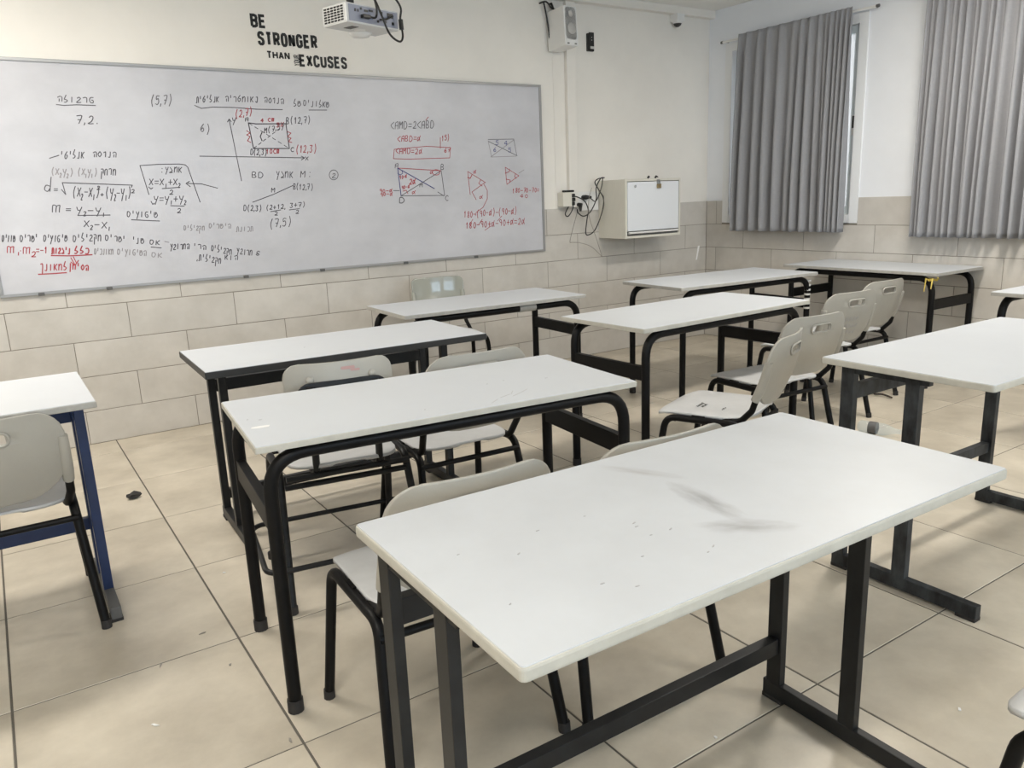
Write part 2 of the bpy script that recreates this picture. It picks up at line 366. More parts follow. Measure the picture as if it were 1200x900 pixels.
# ------------------------------------------------------------------ curtains
def curtain(name, label, y0, y1, zt, zb, wfn, pleats, xo, seed, flare=0.0):
    rnd = random.Random(seed); n = pleats*12; rows = [0, .02, .045, .068, .085, .12, .2, .35, .55, .75, .9, .975, 1.0]
    ph = [rnd.uniform(-.5, .5) for _ in range(pleats+2)]; am = [rnd.uniform(.5, 1.25) for _ in range(pleats+2)]; wd = [wfn(k/pleats)*rnd.uniform(.7, 1.3) for k in range(pleats)]
    cum = [0]
    for w_ in wd: cum.append(cum[-1]+w_)
    cum = [c/cum[-1] for c in cum]
    vs = []; fs = []
    for r, f in enumerate(rows):
        z = zt+(zb-zt)*f
        if f < .08: A = .007+.010*(f/.068)
        else: A = .019+.030*min(1, (f-.07)/.6)
        for i in range(n+1):
            k = min(i//12, pleats-1); t = (i-k*12)/12
            yy = cum[k]+(cum[k+1]-cum[k])*(t+.10*math.sin(2*PI*t)*(1 if f > .08 else .3))
            c = math.cos(2*PI*t+.8*math.sin(2*PI*t)); s = math.copysign(abs(c)**.85, c)
            a = am[k]*(1-t)+am[k+1]*t
            amp = A*a
            drift = .012*f*math.sin(3.1*yy*pleats/3+ph[k])
            x = -amp*s - .012*f*ph[k]*(1-abs(2*t-1))
            y = y0+(y1-y0)*yy + drift + flare*f*(yy-.5)
            vs.append((xo+x, y, z))
    for r in range(len(rows)-1):
        for i in range(n):
            a = r*(n+1)+i; fs.append((a, a+1, a+n+2, a+n+1))
    t = empty(name, (xo, (y0+y1)/2, zb)); tag(t, label, 'curtain')
    mb = MB(); mb.add([(v[0]-xo, v[1]-(y0+y1)/2, v[2]-zb) for v in vs], fs, True)
    o = mb.build('pleated_cloth', M['curtain'], t)
    sd = o.modifiers.new('thick', 'SOLIDIFY'); sd.thickness = .003
    return t
curtain('curtain', 'grey pleated curtain by the room corner, its rod showing', 2.868, 1.862, 2.495, .947, lambda t: 1.35 if t < .55 else .62, 14, XW-.095, 3, -.03)
curtain('curtain', 'grey pleated curtain cut off by the right frame edge', 1.330, -.02, 2.495, .925, lambda t: .7 if t < .45 else 1.1, 23, XW-.095, 5, .02)
def rod(label, y0, y1):
    t = empty('curtain_rod', (XW-.05, (y0+y1)/2, 2.472)); tag(t, label, 'curtain rod', 'curtain rods')
    h = (y1-y0)/2
    MB().tube([(0, -h, 0), (0, h, 0)], .009, 10).build('rod', M['white'], t)
    for s in (-1, 1):
        MB().tube([(.045, s*(h-.03), -.0), (-.004, s*(h-.03), 0)], .006, 8).build('bracket', M['alu'], t)
        MB().lathe([(0, -.012), (.011, -.010), (.011, .010), (0, .012)], (0, s*h, 0), 10, Matrix.Rotation(PI/2, 3, 'X')).build('end_cap', M['greyfoot'], t)
rod('thin white curtain rod above the curtain by the corner', 1.705, 3.085)
rod('thin white curtain rod above the cut-off curtain', -.2, 1.42)

# ------------------------------------------------------------------ whiteboard
BX0, BX1, BZ0, BZ1 = -.435, 3.140, .880, 2.092
wb = empty('whiteboard', ((BX0+BX1)/2, YW, BZ0)); tag(wb, 'wide whiteboard covered in handwritten geometry notes', 'whiteboard')
ox, oz = (BX0+BX1)/2, BZ0
MB().bb(BX0-ox+.01, BX1-ox-.01, -.016, 0, .01, BZ1-BZ0-.01).build('writing_surface', M['board'], wb)
m = MB(); Lb, Hb = (BX1-BX0)/2, BZ1-BZ0
m.bb(-Lb, Lb, -.024, 0, 0, .016); m.bb(-Lb, Lb, -.024, 0, Hb-.016, Hb); m.bb(-Lb, -Lb+.018, -.024, 0, .016, Hb-.016); m.bb(Lb-.018, Lb, -.024, 0, .016, Hb-.016)
m.build('board_frame', M['alu'], wb, .002)
for px in (47, 128, 290, 380, 478, 560):
    q = on_y(px, 335, YW-.03).x-ox
    MB().box((q, -.028, .004), (.03, .008, .016)).build('board_clip', M['greyfoot'], wb, .001)
SY = YW-.0168
G = {'0': '5a 27 23 50 83 87 5a', '1': '37 5a 50', '2': '28 5a 88 63 10 90', '3': '1a 8a 56 83 50 11', '4': '6a 14 94;7a 60', '5': '8a 2a 26 67 83 50 11', '6': '7a 25 22 50 82 65 33', '7': '1a 9a 50;35 85', '8': '55 28 5a 88 55 22 50 82 55', '9': '85 55 28 5a 88 80',
 'x': '1a 90;9a 10', 'y': '1a 35 65;9a 4y', 'm': '10 19 48 45 40;48 79 76 70', 'd': '9c 80;85 36 12 50 83', 'c': '98 5a 15 50 91', 'B': '10 1a 6a 78 55 15;55 82 60 10', 'D': '10 1a 6a 95 60 10', 'A': '10 18 4a 8a 80;15 85', 'M': '10 1a 45 8a 80', 'C': '98 5a 15 50 91', 'a': '9a 52 20 14 37 66 90', '<': '9a 15 90',
 '(': '6b 35 6x', ')': '4b 75 4x', '=': '17 97;13 93', '-': '15 95', '+': '15 95;59 51', ',': '51 3x', '.': '50 51', ':': '50 51;57 58', '/': '1x 9b', ' ': '', '&': '98 6a 36 82 50 22 75 ', '₁': '52 5y', '₂': '22 53 81 2y 8y',
 'א': '1a 10;8a 35 80', 'ב': '28 5a 87 10 90', 'ג': '3a 7a 60 22', 'ד': '28 6a 78 70', 'ה': '18 5a 98 90;45 40', 'ו': '4a 40', 'ז': '3a 7a 40', 'ח': '18 4a 88 80;18 10', 'ט': '7b 27 22 50 83 86 56', 'י': '4b 47', 'כ': '2a 7a 95 70 20', 'ל': '5c 26 55 83 50 20', 'מ': '1a 10;16 5a 88 80', 'ם': '1a 5a 86 50 12 1a', 'נ': '6a 60 20', 'ן': '4a 4z', 'ס': '5a 15 50 95 5a', 'ע': '1a 45;8a 3y', 'פ': '8a 3a 15 40 80 84 55', 'צ': '2a 83 10 90', 'ק': '1a 7a 83;36 3z', 'ר': '19 5a 88 80', 'ש': '1a 12 50 94 5a 45', 'ת': '10 30 3a 7a 90', 'ך': '2a 7a 7z'}
YV = {**{str(i): i for i in range(10)}, 'a': 10, 'b': 12, 'c': 14, 'x': -2, 'y': -4, 'z': -6}
class Ink:
    def __init__(s): s.mb = []; s.cur = None
    def line(s, pts, c='k', w=.0045):
        P = [on_y(u, v, SY) for u, v in pts]; m = s.cur
        if m is None: m = MB(); s.mb.append(('pen_line', c, m))
        for a, b in zip(P[:-1], P[1:]):
            d = b-a
            if d.length < 1e-5: continue
            d.normalize(); n = Vector((-d.z, 0, d.x))*w/2; a2, b2 = a-d*w*.3, b+d*w*.3
            m.add([(q.x-ox, SY-YW-.0004-.0002*random.random(), q.z-oz) for q in (a2+n, a2-n, b2-n, b2+n)], [(0, 1, 2, 3)])
    def text(s, txt, u0, v0, u1, v1, h, c='k', w=.0044):
        if any('\u0590' < ch < '\u05ff' for ch in txt): txt = txt[::-1]
        s.cur = MB(); s.mb.append(('handwritten_word', c, s.cur))
        adv = [.55 if ch in '₁₂,.' else 1.0 for ch in txt]; n = sum(adv); du, dv = (u1-u0)/n, (v1-v0)/n; pos = 0.0; sl = random.uniform(.02, .10)
        for ch, ad in zip(txt, adv):
            i = pos; pos += ad
            jx, jy = random.uniform(-.3, .3), random.uniform(-.4, .4)
            for st in G[ch].split(';'):
                pts = [(u0+du*(i+ad*(.08+.084*int(t[0])))+jx+sl*h*YV[t[1]]/10, v0+dv*i-h*YV[t[1]]/10+jy) for t in st.split()]
                if len(pts) > 2: pts = [(q.x, q.y) for q in smooth_path([(a, b, 0) for a, b in pts], 3)]
                if len(pts) > 1: s.line(pts, c, w)
        s.cur = None
    def build(s, name):
        for nm, c, m in s.mb: m.build(nm, {'k': M['ink_black'], 'f': M['ink_faint'], 'r': M['ink_red'], 'b': M['ink_blue']}[c], wb)
I = Ink()
I.text('פרבולה', 66, 119, 111, 121, 6); I.line([(66, 122.5), (75, 123.5), (90, 122.8), (112, 123.6)]); I.text('7,2.', 88, 145, 116, 145, 9); I.text('(5,7)', 175, 123, 202, 122, 10)
I.build('handwritten_heading')
I = Ink()
I.text('הנדסה', 108, 184, 137, 184, 6); I.text('אנליטי', 70, 186, 99, 185, 7); I.line([(58, 185.5), (69, 182)])
I.text('(x₂y₂)', 59, 204, 86, 206, 7, 'f'); I.text('(x₁y₁)', 90, 205, 114, 206, 7, 'f'); I.text('מרחק', 117, 205, 136, 205, 7)
I.text('d', 50, 224, 61, 224, 12); I.text('=', 62, 225, 68, 225, 5); I.line([(72, 222), (77, 228), (73, 214), (100, 215), (155, 217), (154, 219.5)])
I.text('(x₂-x₁)', 84, 230, 117, 230, 10); I.text('2', 113, 222, 118, 222, 4); I.text('+', 117, 230, 122, 230, 4); I.text('(y₂-y₁)', 123, 231, 154, 231, 10); I.text('2', 153, 226, 158, 226, 4)
I.text('m', 59, 249, 75, 250, 9); I.text('=', 76, 248, 84, 248, 5); I.text('y₂-y₁', 88, 250, 124, 251, 7); I.line([(91, 252.5), (129, 252)]); I.text('x₂-x₁', 97, 266, 130, 268, 7)
I.text('שיפועים', 148, 254, 185, 255, 6); I.line([(154, 257.5), (187, 259)])
I.build('handwritten_formula')
I = Ink()
I.line([(174.5, 228), (164, 194), (185, 192.6), (210, 192.2), (217, 193.2), (220, 196), (234.5, 237)]); I.text('אמצע:', 187, 202, 214, 202, 6)
I.text('x=x₁+x₂', 174, 217, 212, 217, 7); I.line([(190, 221), (211, 219.5)]); I.text('2', 198, 227.5, 204, 227.5, 5); I.line([(174, 219), (177, 221.5), (179, 220)])
I.text('y=y₁+y₂', 179, 237, 219, 237, 7); I.line([(200, 241), (216, 241.5)]); I.text('2', 207, 249.5, 213, 249.5, 5); I.line([(177, 236), (179, 239.5), (181, 238)])
I.line([(255, 220.5), (236, 215.5), (220, 215)]); I.line([(222, 212.5), (218, 215), (223, 218.8)])
I.build('handwritten_midpoint_box')
I = Ink()
I.text('שווים', 2, 283, 18, 283, 7); I.text('ישרים', 23, 283, 45, 283, 7); I.text('שיפועים', 50, 283, 79, 283, 7); I.text('מקבילים', 85, 283, 119, 282, 7); I.text('ישרים', 123, 282, 148, 284, 6); I.text('שני', 154, 285, 169, 286, 6); I.text('אם', 175, 286, 188, 287, 5); I.line([(177, 289.5), (189, 290.5)]); I.line([(193, 283), (198, 284)], 'f')
I.text('מאונכים', 110, 298, 133, 298, 6, 'f'); I.text('השיפועים', 137, 298, 172, 300, 6, 'f'); I.text('אם', 177, 301, 191, 303, 5, 'f')
I.text('המרובע', 199, 292, 222, 292, 6); I.text('הרי', 226, 291, 242, 293, 5); I.text('מקבילים', 247, 294, 272, 299, 6); I.text('מרובע', 277, 297, 296, 300, 6); I.text('&', 298, 299, 305, 300, 5); I.text('מקבילית,', 230, 305, 259, 309, 6); I.text('הוא', 263, 304, 279, 305, 5)
I.text('מקבילים', 215, 270, 240, 270, 5, 'f'); I.text('הישרים', 244, 267, 271, 268, 5, 'f'); I.text('תכונת', 276, 271, 297, 271, 5, 'f')
I.build('handwritten_sentence')
I = Ink()
I.text('m', 6, 296, 20, 297, 8, 'r'); I.text('₁', 19, 297, 24, 297, 6, 'r'); I.text('.', 22, 294, 26, 294, 6, 'r'); I.text('m', 25, 297, 39, 298, 8, 'r'); I.text('2', 36, 301, 43, 301, 6, 'r'); I.text('=-1', 42, 297, 56, 297, 7, 'r'); I.text('ניצבות', 60, 297, 83, 297, 6, 'r', .006); I.text('כלל', 86, 297, 105, 297, 6, 'r', .006); I.line([(60, 299.5), (82, 299.8), (108, 298.5)], 'r', .006)
I.line([(83, 302), (87, 309)], 'r'); I.line([(86, 301), (90, 309)], 'r'); I.line([(83, 307), (88, 311), (92, 305)], 'r'); I.text('למאונך', 46, 317, 79, 316, 7, 'r', .005); I.text('הסימן', 80, 315, 104, 317, 6, 'r', .006); I.line([(45, 321.5), (64, 320.5), (78, 319.5)], 'r', .006)
I.build('handwritten_red_rule')
I = Ink()
I.text('אנליטית', 229, 120, 257, 119, 6); I.text('גאומטריה', 263, 119, 303, 120, 6); I.text('הנדסה', 309, 120, 333, 122, 6); I.text('של', 343, 124, 353, 125, 6); I.text('שאלונים', 355, 124, 386, 126, 6)
I.line([(228, 123.5), (236, 127), (250, 125.5), (275, 126), (300, 128), (331, 128.5)]); I.line([(362, 129), (383, 129)])
I.build('handwritten_title')
I = Ink()
I.text('6)', 234, 154, 247, 158, 9)
I.line([(283, 212), (268.5, 140)]); I.line([(266.5, 143), (268.5, 139.5), (271, 142.5)]); I.line([(234, 183), (300, 184), (356, 185)]); I.line([(353, 183), (357, 185), (353, 187.5)]); I.text('y', 271, 144, 277, 145, 6); I.text('x', 357, 188, 362, 188, 4)
A, B, C_, D = (291, 144), (335, 145), (339, 174), (297, 174)
I.line([A, (300, 145.2), B, C_, D, A], 'k', .006)
def dash(a, b, n, c='k'):
    for i in range(n):
        t0, t1 = (i+.1)/n, (i+.65)/n; I.line([(a[0]+(b[0]-a[0])*t0, a[1]+(b[1]-a[1])*t0), (a[0]+(b[0]-a[0])*t1, a[1]+(b[1]-a[1])*t1)], c, .004)
dash(A, C_, 7); dash(D, B, 7)
I.text('B(12,7)', 335, 145, 364, 144, 7); I.text('M(7,5)', 309, 156, 333, 150, 6); I.text('D(2,3)', 293, 181, 313, 182, 6); I.text('A', 287, 142, 292, 142, 4); I.text('C', 340, 178, 345, 178, 5); I.line([(307, 155), (305, 160), (307, 165)], 'k', .006)
I.text('(2,7)', 275, 138, 296, 134, 8, 'r'); I.text('(12,3)', 346, 179, 371, 178, 8, 'r'); I.text('4 cm', 305, 143, 322, 142, 4, 'r'); I.text('10cm', 311, 180, 328, 180, 5, 'r'); I.text('5x', 323, 149, 333, 148, 5, 'r'); I.line([(289, 153), (293, 156), (289, 158), (293, 160), (290, 165), (294, 167)], 'r'); I.line([(336, 154), (341, 156), (337, 160), (341, 162), (338, 166), (342, 167)], 'r')
I.text('BD', 294, 208, 309, 208, 6); I.text('אמצע', 323, 208, 344, 208, 7); I.text('M:', 351, 208, 367, 207, 7)
I.line([(391+5.2*math.cos(t*PI/8), 205+5.8*math.sin(t*PI/8)) for t in range(17)]); I.text('ב', 388, 208, 394, 208, 5)
I.line([(296, 237), (320, 228), (344, 217)]); I.text('M', 317, 225, 323, 225, 5); I.text('B(12,7)', 343, 222, 367, 222, 6); I.text('D(2,3)', 285, 247, 307, 247, 6)
I.text('(2+12,', 311, 246, 335, 244, 5); I.line([(317, 248), (329, 246)]); I.text('2', 321, 252.5, 326, 252, 4); I.text('3+7)', 339, 243, 358, 242, 5); I.line([(339, 246), (351, 244.5)]); I.text('2', 346, 250, 351, 249, 4); I.text('(7,5)', 315, 267, 342, 263, 9)
I.build('handwritten_diagram')
I = Ink()
I.text('<AMD=2<ABD', 457, 151, 509, 150, 8); I.line([(499, 141), (502, 137)], 'r')
I.text('<ABD=a', 465, 166, 493, 165, 6, 'r'); I.text('15)', 517, 165, 527, 164, 6, 'r'); I.line([(516, 161), (516, 174)], 'r', .004)
I.line([(462, 175), (461, 186), (480, 186.5), (527, 185), (528, 173), (500, 171.5), (462, 175)], 'r', .004); I.text('<AMD=2a', 463, 180, 495, 180, 6, 'r'); I.text('67', 520, 179, 528, 178, 5, 'r')
A, B, C_, D = (466, 197), (517, 200), (521, 229), (470, 229.5)
I.line([A, B], 'r', .0045); I.line([B, C_, D]); I.line([A, D], 'b', .006); I.line([A, (509, 221)], 'b', .006); I.line([(513, 225), (520, 229.5)]); I.line([D, B])
I.text('A', 462, 197, 467, 197, 5); I.text('B', 516, 199, 521, 199, 6); I.text('C', 521, 235, 526, 234, 6); I.text('D', 467, 238, 475, 238, 6, 'k', .006); I.text('M', 491, 219, 496, 219, 4)
I.line([(466, 203), (469, 205), (472, 203), (471, 200)], 'b'); I.text('90-a', 468, 210, 477, 208, 4, 'r'); I.text('2a', 479, 216, 487, 215, 6, 'r', .006); I.text('90-a', 470, 222, 480, 220, 4, 'r'); I.line([(472, 224), (476, 223), (478, 227)], 'r'); I.text('a', 482, 227, 487, 227, 4, 'r')
I.line([(511+4.5*math.cos(t*PI/6), 202+3.2*math.sin(t*PI/6)) for t in range(13)], 'r'); I.text('a', 503, 204, 508, 204, 4, 'r'); I.text('90-a', 444, 226, 460, 225, 4, 'r'); I.text('90-a', 445, 230, 460, 229, 4, 'r'); I.line([(461, 223.5), (468, 223.5)])
I.build('handwritten_diagram')
I = Ink()
I.line([(572, 163.5), (602, 163), (605.5, 182)], 'k', .004); I.line([(605, 183), (576, 184), (572, 165)], 'f', .004); I.line([(572, 165.5), (606, 182.5)], 'k', .0045); I.line([(602, 164), (575, 184)], 'f', .005)
for d, u, v in (('5', 580, 170), ('4', 590, 170), ('6', 577, 178), ('5', 595, 178)): I.text(d, u, v, u+5, v, 5, 'b', .004)
I.line([(548, 201), (569, 214)], 'r', .004); I.line([(548, 201), (551, 228)], 'r', .004); I.line([(568, 214), (553, 225), (558, 234)], 'r', .004); I.line([(548, 208), (551, 209), (553, 205)], 'r', .006); I.text('a', 554, 203, 558, 203, 4, 'r'); I.line([(563, 211), (561, 215), (565, 218)], 'r'); I.text('a', 561, 233, 566, 232, 4, 'r'); I.line([(567, 216), (571, 223), (571, 233), (566, 243), (558, 249), (557, 253)], 'r', .004)
I.line([(592, 196), (608, 206), (594, 216), (592, 196)], 'r', .004); I.line([(592, 203), (597, 201), (597, 198)], 'r'); I.line([(593, 210), (598, 211), (597, 214)], 'r'); I.line([(604, 204), (603, 207), (605, 209)], 'r'); I.line([(608, 203), (614, 199)], 'f', .004)
I.text('180-70-70=', 600, 226, 632, 225, 5, 'r'); I.text('40', 609, 232, 619, 232, 4, 'r'); I.text('180-(90-a)-(90-a)', 543, 255, 606, 250, 7, 'r'); I.text('180-90+a-90+a=2a', 545, 268, 615, 262, 7, 'r')
I.line([(550, 264), (554, 257)], 'r', .004); I.line([(561, 263), (565, 257)], 'r', .004); I.line([(583, 259), (588, 253)], 'r', .004); I.line([(568, 270), (575, 265)], 'r', .004)
I.build('handwritten_red_sum')

# ------------------------------------------------------------------ wall lettering
sg = empty('wall_lettering', on_y(350, 80, YW)); tag(sg, 'black vinyl motto lettering on the wall above the whiteboard', 'lettering')
LET = {'B': '0,0 0,1 .6,1 .9,.94 1,.78 .9,.6 .6,.53 0,.53;.6,.53 .92,.45 1,.27 .92,.07 .6,0 0,0', 'E': '1,1 0,1 0,0 1,0;0,.52 .9,.52', 'S': '1,.76 .92,.93 .7,1 .3,1 .08,.92 0,.76 .1,.61 .5,.52 .88,.42 1,.25 .92,.07 .7,0 .3,0 .08,.08 0,.27', 'T': '0,1 1,1;.5,1 .5,0', 'R': '0,0 0,1 .6,1 .92,.94 1,.76 .92,.58 .6,.5 0,.5;.55,.5 1,0', 'O': '.3,0 .08,.1 0,.3 0,.7 .08,.9 .3,1 .7,1 .92,.9 1,.7 1,.3 .92,.1 .7,0 .3,0', 'N': '0,0 0,1;1,0 1,1;.04,1 .96,0', 'G': '1,.74 .92,.92 .7,1 .3,1 .08,.9 0,.7 0,.3 .08,.1 .3,0 .7,0 1,.12 1,.46 .55,.46', 'H': '0,0 0,1;1,0 1,1;0,.52 1,.52', 'A': '0,0 .5,1;.5,1 1,0;.2,.3 .8,.3', 'X': '0,0 1,1;0,1 1,0', 'C': '1,.72 .92,.92 .7,1 .3,1 .08,.9 0,.7 0,.3 .08,.1 .3,0 .7,0 .92,.08 1,.28', 'U': '0,1 0,.25 .1,.06 .35,0 .65,0 .9,.06 1,.25 1,1', 'Y': '0,1 .5,.48 1,1;.5,.48 .5,0'}
def ribbon(mb, pts, t):
    P = [Vector((x, z)) for x, z in pts]; n = len(P); cl = (P[0]-P[-1]).length < 1e-6; Lf = []; Rt = []
    if cl: P = P[:-1]; n -= 1
    for i in range(n):
        a = P[i]-P[i-1] if (i > 0 or cl) else P[1]-P[0]; b = P[(i+1) % n]-P[i] if (i < n-1 or cl) else P[-1]-P[-2]
        a.normalize(); b.normalize(); na, nb = Vector((-a.y, a.x)), Vector((-b.y, b.x)); m = na+nb
        m = na if m.length < .2 else m.normalized(); k = min(1/max(m.dot(na), .35), 1.9); Lf.append(P[i]+m*t/2*k); Rt.append(P[i]-m*t/2*k)
    vs = []
    for q in range(n): vs += [(Lf[q].x, 0, Lf[q].y), (Rt[q].x, 0, Rt[q].y), (Lf[q].x, -.0014, Lf[q].y), (Rt[q].x, -.0014, Rt[q].y)]
    fs = []
    for q in range(n if cl else n-1):
        a, b = 4*q, 4*((q+1) % n); fs += [(a+2, a+3, b+3, b+2), (a, a+2, b+2, b), (a+3, a+1, b+1, b+3)]
    if not cl: fs += [(0, 1, 3, 2), (4*n-4, 4*n-2, 4*n-1, 4*n-3)]
    mb.add(vs, fs)
def word(txt, u0, v1, u1, v0, rot=False, t=.205):
    P0 = on_y(u0, v1, YW); P1 = on_y(u1, v0, YW); Lw, Hw = P1.x-P0.x, P1.z-P0.z
    if rot: Lw, Hw = Hw, Lw
    w = empty('word', (P0.x-sg.location.x, -.0004, P0.z-sg.location.z)); w.parent = sg; w['label'] = 'the word '+txt
    n = len(txt); gap = Lw*.11/n if n > 2 else Lw*.08/n; lw = (Lw-gap*(n-1))/n; th = t*Hw
    for i, ch in enumerate(txt):
        mb = MB(); x0 = i*(lw+gap)
        for st in LET[ch].split(';'):
            pts = []
            for tk in st.split():
                a, b = map(float, tk.split(',')); pts.append((x0+th/2+a*(lw-th), th/2+b*(Hw-th)))
            if rot: pts = [(Hw-z, x) for x, z in pts]
            ribbon(mb, pts, th)
        mb.build('letter', M['letter'], w)
# bottom-left and top-right corners as seen on the wall
word('BE', 294, 32.0, 310.7, 17.2); word('STRONGER', 302.5, 53.0, 371, 41.8); word('THAN', 312.8, 68.6, 339, 61.2); word('EXCUSES', 351.2, 78.0, 406, 67.2); word('YOUR', 345, 77.2, 350, 64.5, rot=True, t=.13)

# ------------------------------------------------------------------ desks
def slab(L, Wd, h, th, r, m_top, m_edge, t, bev=.004):
    top = MB().prism(rrect(L, Wd, r), h-th, h-.0015).build('edge_band', m_edge, None, bev)
    o = MB().prism(rrect(L-.006, Wd-.006, max(r-.003, .002)), h-.004, h).build('tabletop', m_top, t, .001)
    top.parent = o
    return o
def cap(parent, p, r=.021, h=.035):
    MB().tube([(p[0], p[1], 0), (p[0], p[1], h)], r, 12).build('foot_cap', M['rubber'], parent)
def desk_curved(label, cx, cy, ang, L, Wd, h=.74, th=.02, edge='edge_grey', top='lam', rt=.019, ix=.05, iy=.04, beam=True):
    t = empty('student_desk', (cx, cy, 0), R(ang)); tag(t, label, 'desk', 'white student desks')
    slab(L, Wd, h, th, .006, M[top], M[edge], t, .002)
    zt = h-th-rt-.001; X = L/2-ix; Y = Wd/2-iy
    for s in (-1, 1):
        path = fillet([(-X, s*Y, .004), (-X, s*Y, zt), (X, s*Y, zt), (X, s*Y, .004)], .10, 8)
        fr = MB().tube(path, rt, 12).build('leg_frame', M['black'], t)
        for q in (-1, 1): cap(fr, (q*X, s*Y))
    for s in (-1, 1):
        MB().box((s*X, 0, .535), (.026, Wd-2*iy-.01, .062)).build('side_beam', M['black'] if beam is True else beam, t, .002)
    return t
def desk_skid(label, cx, cy, ang, L, Wd, frames, yb, yp, y0, y1, h=.74, th=.022, top='lam', edge='edge_cream', paint='charcoal', skid=None, pw=.022, pd=.042, beamz=.60, railz=.16, rr=.01):
    t = empty('student_desk', (cx, cy, 0), R(ang)); tag(t, label, 'desk', 'white student desks')
    slab(L, Wd, h, th, rr, M[top], M[edge], t, .004 if th > .02 else .0015)
    for fx in frames:
        for y in (yb, yp): MB().box((fx, y, (h-th+.045)/2), (pw, pd, h-th-.045)).build('post', M[paint], t, .002)
        sk = MB().box((fx, (y0+y1)/2, .030), (pw+.002, y1-y0, .042)).build('foot_skid', M[skid or paint], t, .003)
        for y in (y0+.03, y1-.03): MB().box((fx, y, .006), (pw+.006, .06, .012)).build('foot_pad', M['rubber'], sk, .002)
        MB().bb(fx-pw*.4, fx+pw*.4, yp-.05, yb+.01, h-th-.026, h-th-.001).build('top_bracket', M[paint], t, .001)
    a, b = frames[0]+pw/2, frames[1]-pw/2
    MB().box(((a+b)/2, yb, railz), (b-a, .028, .042)).build('foot_rail', M[paint], t, .002)
    MB().box(((a+b)/2, yb, beamz), (b-a, .026, .05)).build('cross_beam', M[paint], t, .002)
    return t
T1 = desk_skid('scuffed white desk nearest the camera with square charcoal posts', .573, -.748, -1.1, 1.145, .545, (-.548, .484), .185, -.025, -.27, .215, top='lam_dirty')
T2 = desk_curved('white desk with curved black legs behind the nearest desk', .58, .3225, -5.5, 1.125, .53, th=.018, edge='edge_cream', ix=.03, iy=.030, rt=.018)
T3 = desk_skid('white desk with a black edge and square posts below the whiteboard', .6875, 1.3675, -2, 1.14, .53, (-.468, .49), .235, .0, -.24, .26, th=.027, edge='edge_black', pw=.03, pd=.03, railz=.11, beamz=.585, rr=.003)
T4 = desk_curved('white desk with curved black legs nearest the whiteboard wall', 1.80, 2.065, -2.5, 1.125, .53, ix=.04)
T5 = desk_curved('white desk with curved black legs in front of the two nearest row chairs', 2.33, .965, 1.9, 1.155, .55, edge='edge_cream')
T6 = desk_curved('white desk with patterned tape round one leg near the corner', 3.493, 1.80, -3.7, 1.18, .56)
T7 = desk_curved('white desk under the curtains with a yellow ribbon on its leg', 4.645, 1.43, -90.5, 1.145, .545)
T8 = desk_skid('white desk on worn black posts at the right of the nearest desk', 2.37, -.43, -.5, 1.17, .55, (-.53, .43), .20, -.02, -.27, .22, paint='worn', railz=.235, beamz=.625, pd=.045, pw=.028)
T9 = desk_curved('white desk cut off by the right frame edge below the second curtain', 4.27, -.04, 0, 1.14, .55)
T10 = desk_skid('white desk with a navy blue frame at the left frame edge', -.825, 1.215, 0, 1.145, .57, (-.47, .53), .06, -.09, -.27, .20, paint='blue', skid='greyfoot', railz=.24, beamz=.635, pw=.03, pd=.045, edge='edge_grey', rr=.004)

# ------------------------------------------------------------------ chairs
def grid_shell(us, vs_, fn, keep, th, nrm):
    nu, nv = len(us), len(vs_); quads = []
    for j in range(nv-1):
        for i in range(nu-1):
            if keep((us[i]+us[i+1])/2, (vs_[j]+vs_[j+1])/2): quads.append((j*nu+i, j*nu+i+1, (j+1)*nu+i+1, (j+1)*nu+i))
    P = [Vector(fn(u, v)) for v in vs_ for u in us]; n = len(P); D = Vector(nrm)*th
    V = P+[p+D for p in P]; Fc = []; cnt = {}
    for q in quads:
        Fc.append(q); Fc.append(tuple(i+n for i in reversed(q)))
        for k in range(4): e = (q[k], q[(k+1) % 4]); cnt[e] = 1
    for (a, b) in list(cnt):
        if (b, a) not in cnt: Fc.append((b, a, a+n, b+n))
    used = sorted({i for f in Fc for i in f}); mp = {o: k for k, o in enumerate(used)}
    m = MB(); m.add([V[i] for i in used], [tuple(mp[i] for i in f) for f in Fc], True); return m
def corner_hw(d_top, hw, r):       # half width at a distance d from an end with corner radius r
    if d_top >= r: return hw
    return hw-r+math.sqrt(max(0, r*r-(r-d_top)**2))
def lin(a, b, n): return [a+(b-a)*i/n for i in range(n+1)]
def back_mesh(zb, zt, ybm, yt, hw, slot=True, curve=1.0, rb=.135, rt_=.085, th=.010):
    H = zt-zb; zs_ = zt-.060; us = sorted(set([-1, -.97, -.9, -.8, -.68, -.5, -.275, -.235, -.1, 0, .1, .235, .275, .5, .68, .8, .9, .97, 1]))
    vs_ = sorted(set([zb+H*t for t in (0, .012, .035, .08, .15, .24, .34, .46, .6, .7)]+[zs_-.03, zs_-.014, zs_+.014, zt-.03, zt-.02, zt-.01, zt-.004, zt]))
    def fn(u, v):
        h = min(corner_hw(v-zb, hw, rb), corner_hw(zt-v, hw, rt_)); x = u*max(h, .02)
        y = ybm+(yt-ybm)*(v-zb)/H+curve*x*x - .018*math.sin(PI*(v-zb)/H)
        return (x, y, v)
    keep = (lambda u, v: not (abs(u) < .27 and abs(v-zs_) < .0139)) if slot else (lambda u, v: True)
    return grid_shell(us, vs_, fn, keep, th, (0, -1, .1)), fn, zs_
